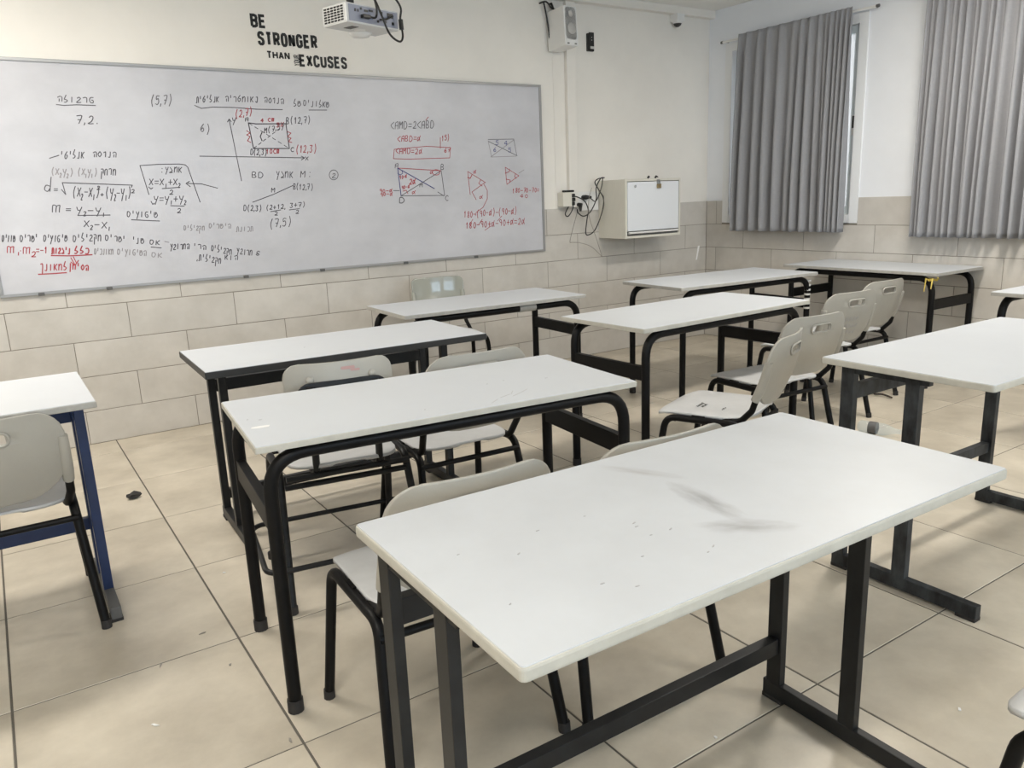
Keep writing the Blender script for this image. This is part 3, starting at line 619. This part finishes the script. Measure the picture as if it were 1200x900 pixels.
def seat_mesh(z, y0, y1, hw, th=.010):
    us = lin(-1, 1, 18); us = sorted(set(us+[-.97, .97])); L = y1-y0
    vs_ = [y0+L*t for t in (0, .01, .03, .07, .13, .2, .3, .45, .6, .72, .82, .89, .94, .97, .99, 1)]
    def fn(u, v):
        h = min(corner_hw(v-y0, hw-.012, .13), corner_hw(y1-v, hw, .075)); x = u*max(h, .02)
        t = (v-y0)/L; zz = z-.012*math.sin(PI*t)*(1-u*u)-.020*max(0, (t-.82)/.18)**2+.012*max(0, (.25-t)/.25)**2 - .006*abs(u)**6
        return (x, v, zz)
    return grid_shell(us, vs_, fn, lambda u, v: True, th, (0, 0, -1))
def make_chair(plastic='chair', seatm='seat', slot=True, sc=1.0, hwb=.205, rtop=.085, bs=None):
    t = empty('school_chair')
    bs = bs or sc; zb, zt, yb, yt = .463*bs, .740*bs, -.212, -.285
    bm_, fn, zs_ = back_mesh(zb, zt, yb, yt, hwb, slot, rt_=rtop)
    bo = bm_.build('backrest', M[plastic], t)
    if slot:       # raised rim round the handle slot
        pts = [Vector((x, fn(0, zs_+z)[1]+1.0*x*x-.012, zs_+z)) for x, z in rrect(.125, .038, .017, 5)]
        MB().tube(pts, .004, 6, closed=True).build('handle_rim', M[plastic], bo)
    for s in (-1, 1):   # sockets on the side edges that take the back tubes
        pts = []
        for k in range(6):
            z = (.50+.155*k/5)*bs; h = hwb-.005; pts.append((s*(h-.004), fn(0, z)[1]+1.0*h*h-.006, z))
        MB().tube(pts, [.016, .0175, .0175, .017, .0165, .015], 10).build('socket', M[plastic], bo)
    zse = .425*sc
    so = seat_mesh(zse, -.185, .222, .205).build('seat', M[seatm], t)
    r = .014
    for s in (-1, 1):
        X = .190; Xf = .226
        zt2 = zse-.028
        path = fillet([(s*Xf, .225, .004), (s*(X+.012), .165, zt2), (s*(X+.008), -.150, zt2), (s*Xf, -.238, .004)], .055, 7)
        fr = MB().tube(path, r, 10).build('leg_frame', M['black'], t)
        for y in (.225, -.238): MB().tube([(s*Xf, y, 0), (s*Xf, y+(-.003 if y > 0 else .003), .026)], .0155, 10).build('foot_cap', M['rubber'], fr)
        z5 = .52*bs; e = Vector((s*(hwb-.009), fn(0, z5)[1]+(hwb-.005)**2-.006, z5))
        pth = fillet([(s*(X-.012), .02, zse-.022), (s*(X-.006), -.135, zse-.020), e+Vector((0, .018, -.06)), e], [.05, .03], 6)
        MB().tube(pth, .0125, 10).build('back_tube', M['black'], t)
        MB().box((s*(X-.004), .03, zse-.020), (.03, .055, .018)).build('clamp', M['black'], t, .003)
    for y, zc in ((.125, zse-.034), (-.166, zse-.062)):
        MB().tube([(-.204, y, zc), (.204, y, zc)], .0105, 8).build('cross_bar', M['black'], t)
    return t
proto = make_chair()
CH = [('grey plastic chair facing the board beside the nearest desk far edge, seat showing at left', .333, -.098, -3.2),
 ('grey plastic chair mostly hidden behind the far edge of the nearest desk', .83, -.165, -3.5),
 ('grey plastic chair with dark scribbles on its seat, frontmost in the row', 2.0, .452, 22),
 ('grey plastic chair second in the row from the camera', 2.568, .67, -4),
 ('grey plastic chair third in the row, pencil scribbles on its back', 3.357, 1.01, -5),
 ('grey plastic chair farthest in the row, by the desk under the curtains', 3.901, 1.171, -1.3),
 ('grey plastic chair tucked at the navy blue desk at the left frame edge', -.555, 1.164, 0),
 ('pale chair seat corner at the bottom right frame edge', 1.045, -1.40, -4)]
chairs = []
for i, (lab, x, y, a) in enumerate(CH):
    o = proto if i == 0 else copy_tree(proto)
    o.location = (x, y, 0); o.rotation_euler = (0, 0, R(a)); tag(o, lab, 'chair', 'grey plastic school chairs'); chairs.append(o)
c7_ = make_chair(sc=.99, bs=1.05); c7_.location = (.93, .865, 0); c7_.rotation_euler = (0, 0, R(-3)); tag(c7_, 'grey plastic chair behind the second desk, showing a handle slot over its far edge', 'chair', 'grey plastic school chairs')
c11 = make_chair('chair_grey', 'seat', False, 1.07, .178, .035); c11.location = (1.97, 2.72, 0); c11.rotation_euler = (0, 0, R(166)); tag(c11, 'glossy grey-green chair between a desk and the whiteboard wall', 'chair')
def scribble(chair, name, label, polys, fn3, mt='pencil', w=.0035):
    for pl_ in polys:
        mb = MB(); P = [Vector(fn3(a, b)) for a, b in pl_]
        for a, b in zip(P[:-1], P[1:]):
            d = (b-a).normalized(); nn = Vector(fn3.nrm); sd = d.cross(nn).normalized()*w/2; mb.add([a+sd, a-sd, b-sd, b+sd], [(0, 1, 2, 3)])
        o = mb.build(name, M[mt], chair); o['label'] = label
def seat_pt(a, b):
    t = (b+.185)/.407; u = a/.205; return (a, b, .425-.012*math.sin(PI*t)*(1-u*u)+.012*max(0, (.25-t)/.25)**2+.0012)
seat_pt.nrm = (0, 0, 1)
def back_pt(a, z):
    return (a, -.212-.073*(z-.463)/.277+a*a-.018*math.sin(PI*(z-.463)/.277)-.0125, z)
back_pt.nrm = (0, -1, 0)
rnd2 = random.Random(11)
def zig(x0, y0, w, h, n): return [(x0+w*i/n, y0+(h if i % 2 else 0)*rnd2.uniform(.4, 1)) for i in range(n+1)]
seat_c = [c for c in chairs if 'dark scribbles' in c['label']][0]; back_c = [c for c in chairs if 'pencil scribbles' in c['label']][0]
scribble(seat_c, 'scribble', 'dark pen scribble', [zig(-.075, .075, .075, .018, 9), zig(-.07, .058, .06, .014, 8), zig(-.08, -.03, .05, .014, 5)], seat_pt, 'letter', .004)
scribble(back_c, 'scribble', 'grey pencil scribble', [zig(-.09, .585, .13, .03, 10), zig(-.08, .545, .12, .03, 9), zig(-.06, .51, .10, .025, 7)], back_pt, 'pencil')
# taller chair with bolted back and a foot ring
def ring_chair(cx, cy, ang):
    t = empty('school_chair', (cx, cy, 0), R(ang)); tag(t, 'tall chair with pink marks on its bolted back and a foot ring', 'chair')
    zse = .47; bmh, fn, _ = back_mesh(.595, .806, -.165, -.185, .178, False, 1.6, .06, .05)
    bo = bmh.build('backrest', M['chair'], t)
    seat_mesh(zse, -.20, .20, .20).build('seat', M['seat'], t)
    for s in (-1, 1):
        MB().lathe([(0, .008), (.008, .007), (.012, .003), (.013, 0)], (s*.10, fn(s*.5, .755)[1]-.010, .755), 12, Matrix.Rotation(PI/2, 3, 'X')).build('bolt_cap', M['chair'], bo)
        MB().tube(fillet([(s*.105, -.05, zse-.035), (s*.105, -.180, zse-.035), (s*.105, -.203, .74)], .04, 6), .012, 10).build('back_tube', M['charcoal'], t)
        fr = MB().tube(fillet([(s*.225, .23, .004), (s*.215, .13, zse-.03), (s*.215, -.10, zse-.03), (s*.235, -.235, .004)], .05, 7), .0135, 10).build('leg_frame', M['charcoal'], t)
        for y in (.23, -.235): MB().tube([(s*.235, y, 0), (s*.235, y, .026)], .0165, 10).build('foot_cap', M['rubber'], fr)
    MB().prism(rrect(.30, .10, .045), -.004, .004, Matrix.Rotation(R(84), 3, 'X'), (0, -.205, .700)).build('back_plate', M['charcoal'], t, .002)
    for y, z in ((-.185, .44), (.15, .44), (-.135, .395)): MB().tube([(-.205, y, z), (.205, y, z)], .0105, 8).build('cross_bar', M['charcoal'], t)
    rg = [Vector((x, y, .145)) for x, y in rrect(.60, .44, .05, 5)]
    MB().tube(rg, .0095, 8, closed=True).build('foot_ring', M['charcoal'], t)
    mk = MB()
    def mark(u, z, w, h, nm):
        x = u*.178; y = fn(u, z)[1]-.0125
        MB().prism(rrect(w, h, min(w, h)*.45, 3), -.0006, .0006, Matrix.Rotation(R(80), 3, 'X'), (x, y, z)).build(nm, M['pink'], bo)
    mark(-.55, .752, .014, .014, 'pink_mark'); mark(.12, .785, .045, .010, 'pink_mark'); mark(.25, .776, .03, .007, 'pink_mark')
    return t
ring_chair(.455, .832, -9)

# ------------------------------------------------------------------ wall cabinet
cab = empty('wall_cabinet', ((3.686+4.276)/2, YW, .947)); tag(cab, 'small white wall cabinet with a padlocked flap door', 'cabinet')
hw, dp, hh = .295, .329, .448
m = MB(); m.bb(-hw, -hw+.017, -dp, -.0005, 0, hh); m.bb(hw-.017, hw, -dp, -.0005, 0, hh); m.bb(-hw+.017, hw-.017, -dp, -.0005, 0, .017); m.bb(-hw+.017, hw-.017, -dp, -.0005, hh-.017, hh); m.bb(-hw+.017, hw-.017, -.012, -.0005, .017, hh-.017)
m.build('body', M['cream'], cab, .001)
d = MB().bb(-hw+.022, hw-.022, -dp-.002, -dp+.016, .055, hh-.022).build('flap_door', M['door_white'], cab, .0015)
MB().bb(-hw+.03, hw-.03, -dp+.004, -dp+.016, .018, .050).build('bottom_gap', M['greyfoot'], cab)
MB().tube([(-hw+.03, -dp-.002, .040), (hw-.03, -dp-.002, .040)], .008, 8).build('hinge_bar', M['white'], cab)
MB().lathe([(0, .006), (.010, .005), (.011, 0)], (-hw+.10, -dp-.002, hh-.055), 12, Matrix.Rotation(PI/2, 3, 'X')).build('lock', M['steel'], d)
pk = MB().box((.045, -dp-.014, hh-.058), (.036, .016, .034)).build('padlock', M['brass'], d, .003)
MB().tube(fillet([(.034, -dp-.014, hh-.042), (.034, -dp-.014, hh-.016), (.056, -dp-.014, hh-.016), (.056, -dp-.014, hh-.042)], .009, 4), .003, 6).build('shackle', M['steel'], pk)
MB().box((.045, -dp-.006, hh-.022), (.03, .006, .03)).build('hasp', M['steel'], d, .001)
# junk on the cabinet
for q, w_, lab in ((.06, .02, 'small black clip on top of the white wall cabinet, left one'), (.14, .03, 'small black clip on top of the white wall cabinet, right one')):
    o = MB().tube([(0, 0, 0), (.01, 0, .012), (w_, 0, .006)], [.009, .008, .004], 8).build('binder_clip', M['blackplastic']); o.location = (cab.location.x+q, YW-.20, .947+hh+.008); tag(o, lab, 'clip', 'clips on the cabinet')
# ------------------------------------------------------------------ sockets and cables
so = empty('power_outlet', (3.325, YW, 1.26)); tag(so, 'cream surface power socket with black adapters beside the whiteboard', 'power outlet')
MB().bb(-.042, .042, -.075, -.0, -.052, .055).build('socket_box', M['cream'], so, .004)
for k, (a, z) in enumerate(((.052, .03), (.055, .0), (.05, -.03))): MB().bb(a-.008, a+.03, -.065, -.02, z-.014, z+.014).build('adapter', M['blackplastic'], so, .004)
MB().bb(-.02, .07, -.07, -.03, .056, .072).build('adapter', M['blackplastic'], so, .005)
pl = empty('socket_plate', (3.57, YW, 1.243)); tag(pl, 'white wide wall socket plate with two black plugs', 'socket plate')
MB().bb(-.105, .105, -.022, 0, -.072, .072).build('plate', M['white'], pl, .003)
CY = YW-.06
def c7(x, y): return (640+x/7.5, 180+y/7.5)
for px, py, up in ((335, 385, 0), (288, 450, 1)):
    q = on_y(*c7(px, py), YW-.04)
    MB().tube([(q.x-3.57, -.02, q.z-1.243), (q.x-3.57, -.06, q.z-1.243), (q.x-3.57+(.05 if not up else -.005), -.065, q.z-1.243-(.0 if not up else .05))], [.018, .019, .008], 10).build('plug', M['blackplastic'], pl)
CN = [0]
def cable(name, lab, pts, r, mt):
    CN[0] += 1
    rnd = random.Random(len(pts)); P = []
    for i, (x, y) in enumerate(pts):
        d = CY-.012*math.sin(i*1.3)-.022*(CN[0] % 4); P.append(on_y(*c7(x, y), d))
    b = P[-1].copy(); o = MB().tube([p-b for p in smooth_path(P, 6)], r, 8).build(name, mt); o.location = b; tag(o, lab, 'cable', 'cables by the cabinet')
cable('power_cable', 'long black cable looping down beside the cabinet from its top corner', [(505, 212), (450, 225), (430, 260), (470, 330), (505, 400), (490, 520), (430, 670), (370, 715), (348, 690), (362, 560), (372, 500), (340, 420), (270, 380), (225, 378)], .0045, M['blackplastic'])
cable('power_cable', 'black cable hanging in a wide bow to the lower plug', [(512, 212), (480, 218), (440, 300), (440, 400), (390, 510), (330, 550), (280, 520), (276, 490)], .0045, M['blackplastic'])
cable('power_cable', 'black cable ending in the plug nearest the cabinet', [(497, 218), (485, 300), (440, 415), (400, 400), (378, 385)], .004, M['blackplastic'])
cable('power_cable', 'short black cable loop below the cream socket', [(235, 400), (235, 480), (195, 550), (168, 530), (200, 460), (214, 420)], .0045, M['blackplastic'])
cable('thin_wire', 'thin grey wire trailing down the tiles below the sockets', [(280, 495), (240, 640), (210, 770), (230, 780), (300, 785), (400, 820), (490, 905)], .0025, M['cablegrey'])
cable('thin_wire', 'thin brown wire dropping straight behind the black loops', [(400, 300), (375, 410), (380, 560), (440, 740), (490, 900)], .0022, M['cablegrey'])
# ------------------------------------------------------------------ loudspeaker, sensor, camera, projector
sp = empty('loudspeaker', (3.285, 3.14, 2.335)); sp.rotation_euler = (R(-4), 0, R(3)); tag(sp, 'white wall loudspeaker with grey grille above the trunking', 'loudspeaker')
MB().prism([(-.062, -.085), (.062, -.085), (.058, .115), (-.058, .115)], 0, .268).build('cabinet', M['white'], sp, .006)
g = MB().prism(rrect(.105, .225, .03), -.006, .0, Matrix.Rotation(R(90), 3, 'X'), (0, -.085, .150)).build('grille', M['grille'], sp, .002)
for z, r in ((.115, .040), (.215, .024)): MB().lathe([(0, .004), (r*.9, .004), (r, 0)], (0, -.0925, z), 20, Matrix.Rotation(PI/2, 3, 'X')).build('driver_ring', M['grille'], g)
for s in (-1, 1): MB().box((s*.035, -.087, .014), (.018, .004, .007)).build('badge', M['greyfoot'], sp)
MB().tube([(-.02, .06, .262), (-.02, .09, .33), (-.02, .12, .33)], .008, 8).build('bracket', M['blackplastic'], sp)
for k in (0, 1):
    P = [on_y(u, v, YW-.03) for u, v in (((632, 4), (640, 2), (647, 10), (655, 11)), ((637, 2), (641, 22), (644, 45)))[k]]
    b = P[0].copy(); o = MB().tube([p-b for p in smooth_path(P, 5)], .006, 8).build('speaker_cable', M['blackplastic']); o.location = b; tag(o, ['black cable running over the top of the loudspeaker', 'black cable hanging behind the loudspeaker'][k], 'cable')
a = (on_y(686, 38, YW)+on_y(695, 61, YW))/2
ct = empty('remote_holder', (a.x, YW, a.z)); tag(ct, 'small black remote control in a wall holder right of the loudspeaker', 'remote control')
MB().bb(-.030, .030, -.022, 0, -.067, .06).build('holder', M['blackplastic'], ct, .003)
MB().bb(-.024, .024, -.030, -.022, -.05, .066).build('remote', M['blackplastic'], ct, .004)
MB().bb(-.014, .020, -.0335, -.030, -.052, -.034).build('sticker', M['tape_white'], ct)
for k in range(2): MB().box((0, -.0305, .01+.02*k), (.006, .002, .005)).build('button', M['tape_white'], ct)
a = on_y(794, 25, YW-.05)
sc_ = empty('security_camera', (a.x, YW-.05, 2.684)); tag(sc_, 'small white dome security camera under the ceiling moulding', 'camera')
MB().bb(-.042, .042, -.04, .048, -.058, 0).build('mount', M['white'], sc_, .006)
MB().lathe([(.034, -.058), (.034, -.07), (.026, -.086), (.012, -.096), (0, -.098)], (0, 0, 0), 16).build('dome', M['blackplastic'], sc_)
MB().lathe([(.040, -.056), (.041, -.066), (.034, -.072)], (0, 0, 0), 16).build('dome_ring', M['white'], sc_)
# projector
pj = empty('ceiling_projector', (1.074, 1.883, 2.145)); pj.rotation_euler = (0, 0, R(17.6)); tag(pj, 'white ceiling projector with rear ports and a black cable', 'projector')
# local: near corner at origin; ports face along +x (normal -y), vents along +y (normal -x); z 0..-... corner height .1
PW, PD, PH = .325, .175, .088
MB().bb(0, PW, 0, PD, -.045, -.045+PH).build('shell', M['projector'], pj, .010)
vb = MB().bb(-.001, .003, .018, PD-.018, -.036, .034).build('vent_panel', M['white'], pj)
for r_ in range(6):
    for c_ in range(6): MB().box((-.002, .030+c_*.0235, -.030+r_*.0115), (.003, .017, .0075)).build('vent_hole', M['blackplastic'], vb)
pp = MB().bb(.012, PW-.012, -.002, .002, -.036, .034).build('port_panel', M['port_panel'], pj)
for (x_, z_, w_, h_, mt) in ((.05, .012, .008, .012, 'blackplastic'), (.066, .012, .006, .012, 'blackplastic'), (.085, .022, .010, .010, 'blackplastic'), (.10, -.012, .026, .010, 'port_blue'), (.115, .016, .022, .009, 'blackplastic'), (.14, -.012, .026, .010, 'port_blue'), (.145, .020, .024, .008, 'blackplastic'), (.185, -.02, .01, .01, 'blackplastic'), (.21, .02, .012, .012, 'blackplastic'), (.265, .015, .035, .022, 'blackplastic'), (.235, -.016, .01, .01, 'greyfoot'), (.28, -.018, .012, .012, 'blackplastic')):
    MB().box((x_, -.003, z_), (w_, .004, h_)).build('port', M[mt], pp)
MB().lathe([(0, -.048), (.026, -.048), (.028, -.045)], (.16, .10, 0), 16).build('foot_ring', M['white'], pj)
MB().box((.09, .08, -.0455), (.04, .06, .002)).build('warning_label', M['greyfoot'], pj)
MB().lathe([(.05, -.02), (.055, -.045), (.04, -.062), (0, -.066)], (.21, PD-.02, 0), 20).build('lens_housing', M['white'], pj)
MB().tube([(.13, .12, .04), (.13, .12, ZC-2.145)], .018, 14).build('mount_pole', M['charcoal'], pj)
MB().box((.13, .12, .048), (.12, .10, .012)).build('mount_plate', M['charcoal'], pj, .002)
MB().box((.13, .12, ZC-2.145-.006), (.12, .12, .012)).build('ceiling_plate', M['white'], pj, .002)
MB().tube(smooth_path([(.13, .10, .12), (.15, .0, .10), (.155, -.03, .04), (.15, -.03, -.01), (.12, -.022, -.012)], 6), .005, 8).build('signal_cable', M['blackplastic'], pj)
MB().box((.10, -.016, -.012), (.045, .022, .016)).build('cable_plug', M['blackplastic'], pj, .003)
kb = MB().tube(smooth_path([(.15, .10, .14), (.16, .0, .09), (.165, -.05, .0), (.20, -.06, -.08), (.27, -.05, -.105), (.305, -.04, -.075), (.305, -.03, .0), (.31, -.03, .06), (.24, -.02, .12), (.18, .05, .15)], 6), .005, 8).build('power_cable', M['blackplastic'], pj)
MB().tube([(.306, -.034, -.045), (.306, -.031, .0)], .011, 10).build('ferrite_bead', M['blackplastic'], kb)
MB().tube(smooth_path([(.165, -.04, -.02), (.21, -.03, -.012), (.265, -.02, .012)], 5), .0045, 8).build('power_lead', M['blackplastic'], pj)

# ------------------------------------------------------------------ small things
# bottle lying on the floor
b0, b1 = on_z(1006, 499, .03), on_z(1050, 506, .03); dr = (b1-b0); dr.z = 0; ln = dr.length; dr.normalize()
bt = empty('plastic_bottle', (b0.x, b0.y, 0), math.atan2(dr.y, dr.x)); tag(bt, 'clear empty plastic bottle lying on the floor', 'bottle')
RY = Matrix.Rotation(PI/2, 3, 'Y'); Lb_ = .215; rb_ = .032
MB().lathe([(0, .008), (.022, 0), (rb_, .012), (rb_, .05), (.029, .055), (rb_, .06), (rb_, .12), (.030, .135), (.020, .17), (.013, .19), (.013, Lb_)], (0, 0, rb_), 20, RY).build('bottle_body', M['bottle'], bt)
MB().lathe([(rb_+.0006, .055), (rb_+.0006, .095)], (0, 0, rb_), 20, RY).build('label_band', M['greyfoot'], bt)
# crumpled black thing
q = on_z(157, 584, 0); bm = bmesh.new(); bmesh.ops.create_icosphere(bm, subdivisions=2, radius=.03)
for v in bm.verts: v.co = Vector((v.co.x*1.1, v.co.y*.8, v.co.z*.55))*random.uniform(.65, 1.2)
mz = min(v.co.z for v in bm.verts)
for v in bm.verts: v.co.z -= mz
me = bpy.data.meshes.new('crumpled_wrapper'); bm.to_mesh(me); bm.free(); o = link('crumpled_wrapper', me, M['rubber']); o.location = q; tag(o, 'small crumpled black scrap on the floor beside the blue desk', 'scrap')
# paper crumbs
for k, (u, v, w_, l_, mt, lab) in enumerate(((237, 742, .005, .022, 'cablegrey', 'tiny brown sliver on the floor near the tile joint left of the curved leg'), (188, 780, .004, .025, 'cablegrey', 'thin brown shaving lying on a tile joint at left'), (182, 850, .006, .025, 'white', 'tiny white paper shaving on the bottom left floor tile'), (270, 779, .008, .010, 'cablegrey', 'tiny brown crumb left of the curved desk leg'), (263, 671, .010, .010, 'white', 'tiny white paper crumb between the blue desk and the curved desk'), (1124, 831, .012, .008, 'white', 'tiny pale crumb on the floor at the lower right'), (838, 864, .008, .008, 'white', 'tiny white crumb below the foot rail of the nearest desk'), (340, 868, .006, .022, 'cablegrey', 'tiny brown leaf bit beside the tile crossing at the bottom'))):
    q = on_z(u, v, .001); o = MB().prism([(-l_/2, -w_/2), (l_*.3, -w_*.6), (l_/2, w_*.2), (0, w_/2)], 0, .002).build('floor_crumb', M[mt]); o.location = (q.x, q.y, .0008); o.rotation_euler = (0, 0, k*1.1); tag(o, lab, 'crumb', 'crumbs on the floor')
# yellow ribbon on the leg of the desk under the curtains
lx, ly = T7.location.x, T7.location.y
q = on_x(1093, 328, lx-.545/2+.03)
rb = empty('yellow_ribbon', (q.x, q.y, q.z)); tag(rb, 'yellow ribbon tied round the desk leg under the curtains', 'ribbon')
MB().tube([(.022*math.cos(t*PI/6), .024*math.sin(t*PI/6), .004*math.sin(t)) for t in range(12)], .006, 6, closed=True).build('knot_loop', M['yellow'], rb)
for k, (a_, dz) in enumerate(((2.6, -.07), (3.6, -.05), (4.4, .02))):
    MB().tube([(.024*math.cos(a_), .024*math.sin(a_), 0), (.042*math.cos(a_), .045*math.sin(a_), .012), (.05*math.cos(a_)-.01*k, .05*math.sin(a_), dz)], [.006, .005, .003], 6).build('ribbon_tail', M['yellow'], rb)
# patterned tape on the near right leg of the corner desk
tm = Matrix.Rotation(R(-3.7), 4, 'Z'); tm.translation = T6.location
lp = Vector((1.18/2-.05, -.56/2+.04, 0))
for k in range(7):
    z0 = .50+.030*k
    MB().tube([(lp.x, lp.y, z0), (lp.x, lp.y, z0+.012)], .0205, 10).build('tape_band', M['tape_white'], T6)
# pale paper sleeve on the near rail of the desk by the board
MB().tube([(.13, -.53/2+.04, .70), (.235, -.53/2+.04, .70)], .0215, 12).build('paper_sleeve', M['edge_grey'], T4)
# bent wire at the farthest chair's foot
P = [on_z(1027, 441, .12), on_z(1030, 452, .07), on_z(1024, 461, .02), on_z(1034, 462, .015), on_z(1045, 466, .012)]
b = P[0].copy(); o = MB().tube([p-b for p in smooth_path(P, 5)], .006, 8).build('bent_wire', M['rust']); o.location = b; tag(o, 'bent brown wire by the foot of the farthest row chair', 'wire')
# sunlight sliver on the wall tile near the corner, painted as a white strip
q = on_y(817.5, 296, YW-.011); o = MB().prism([(-.020, -.062), (-.006, -.062), (.026, .06), (.004, .06)], 0, .001, Matrix.Rotation(PI/2, 3, 'X')).build('white_tape_strip', M['paper']); o.location = (q.x, YW-.0096, q.z); tag(o, 'narrow white strip stuck on the wall tile near the corner', 'tape')  # 'paper' holds the white of the painted sunlight

# marks on desk tops and chair parts (flat print)
def desk_mark(desk, u, v, w_, l_, ang, mt, name='scuff_mark'):
    q = on_z(u, v, .74); l = desk.matrix_basis.inverted() @ q
    o = MB().prism([(-l_/2, -w_*.2), (-l_*.1, -w_/2), (l_*.4, -w_*.35), (l_/2, w_*.3), (0, w_/2), (-l_*.4, w_*.35)], 0, .0005).build(name, M[mt], desk); o.location = (l.x, l.y, .7401); o.rotation_euler = (0, 0, ang)
rnd = random.Random(4)
for d_ in (T1, T2, T3, T8): d_.matrix_basis = Matrix.LocRotScale(d_.location, d_.rotation_euler, (1, 1, 1))
for (u, v) in ((537, 650), (685, 605), (743, 613), (746, 617), (763, 627), (786, 620), (753, 652), (836, 640), (830, 647), (747, 687), (598, 708), (706, 684), (608, 649), (630, 622)):
    desk_mark(T1, u, v, rnd.uniform(.002, .003), rnd.uniform(.005, .011), rnd.uniform(-.3, .6), 'pencil')
for (u, v) in ((275, 498), (290, 492), (305, 492), (498, 480), (571, 450), (590, 446), (640, 443)):
    desk_mark(T2, u, v, .002, rnd.uniform(.005, .010), rnd.uniform(-.3, .6), 'pencil')
desk_mark(T2, 305, 500.5, .022, .05, -.05, 'white', 'white_blot')
for u0, v0 in ((580, 470), (592, 464), (600, 460), (606, 462), (614, 458)): desk_mark(T2, u0, v0, .0022, .05, rnd.uniform(.2, 1.4), 'smudge', 'pencil_doodle')
desk_mark(T3, 357, 407, .004, .008, 0, 'pencil')
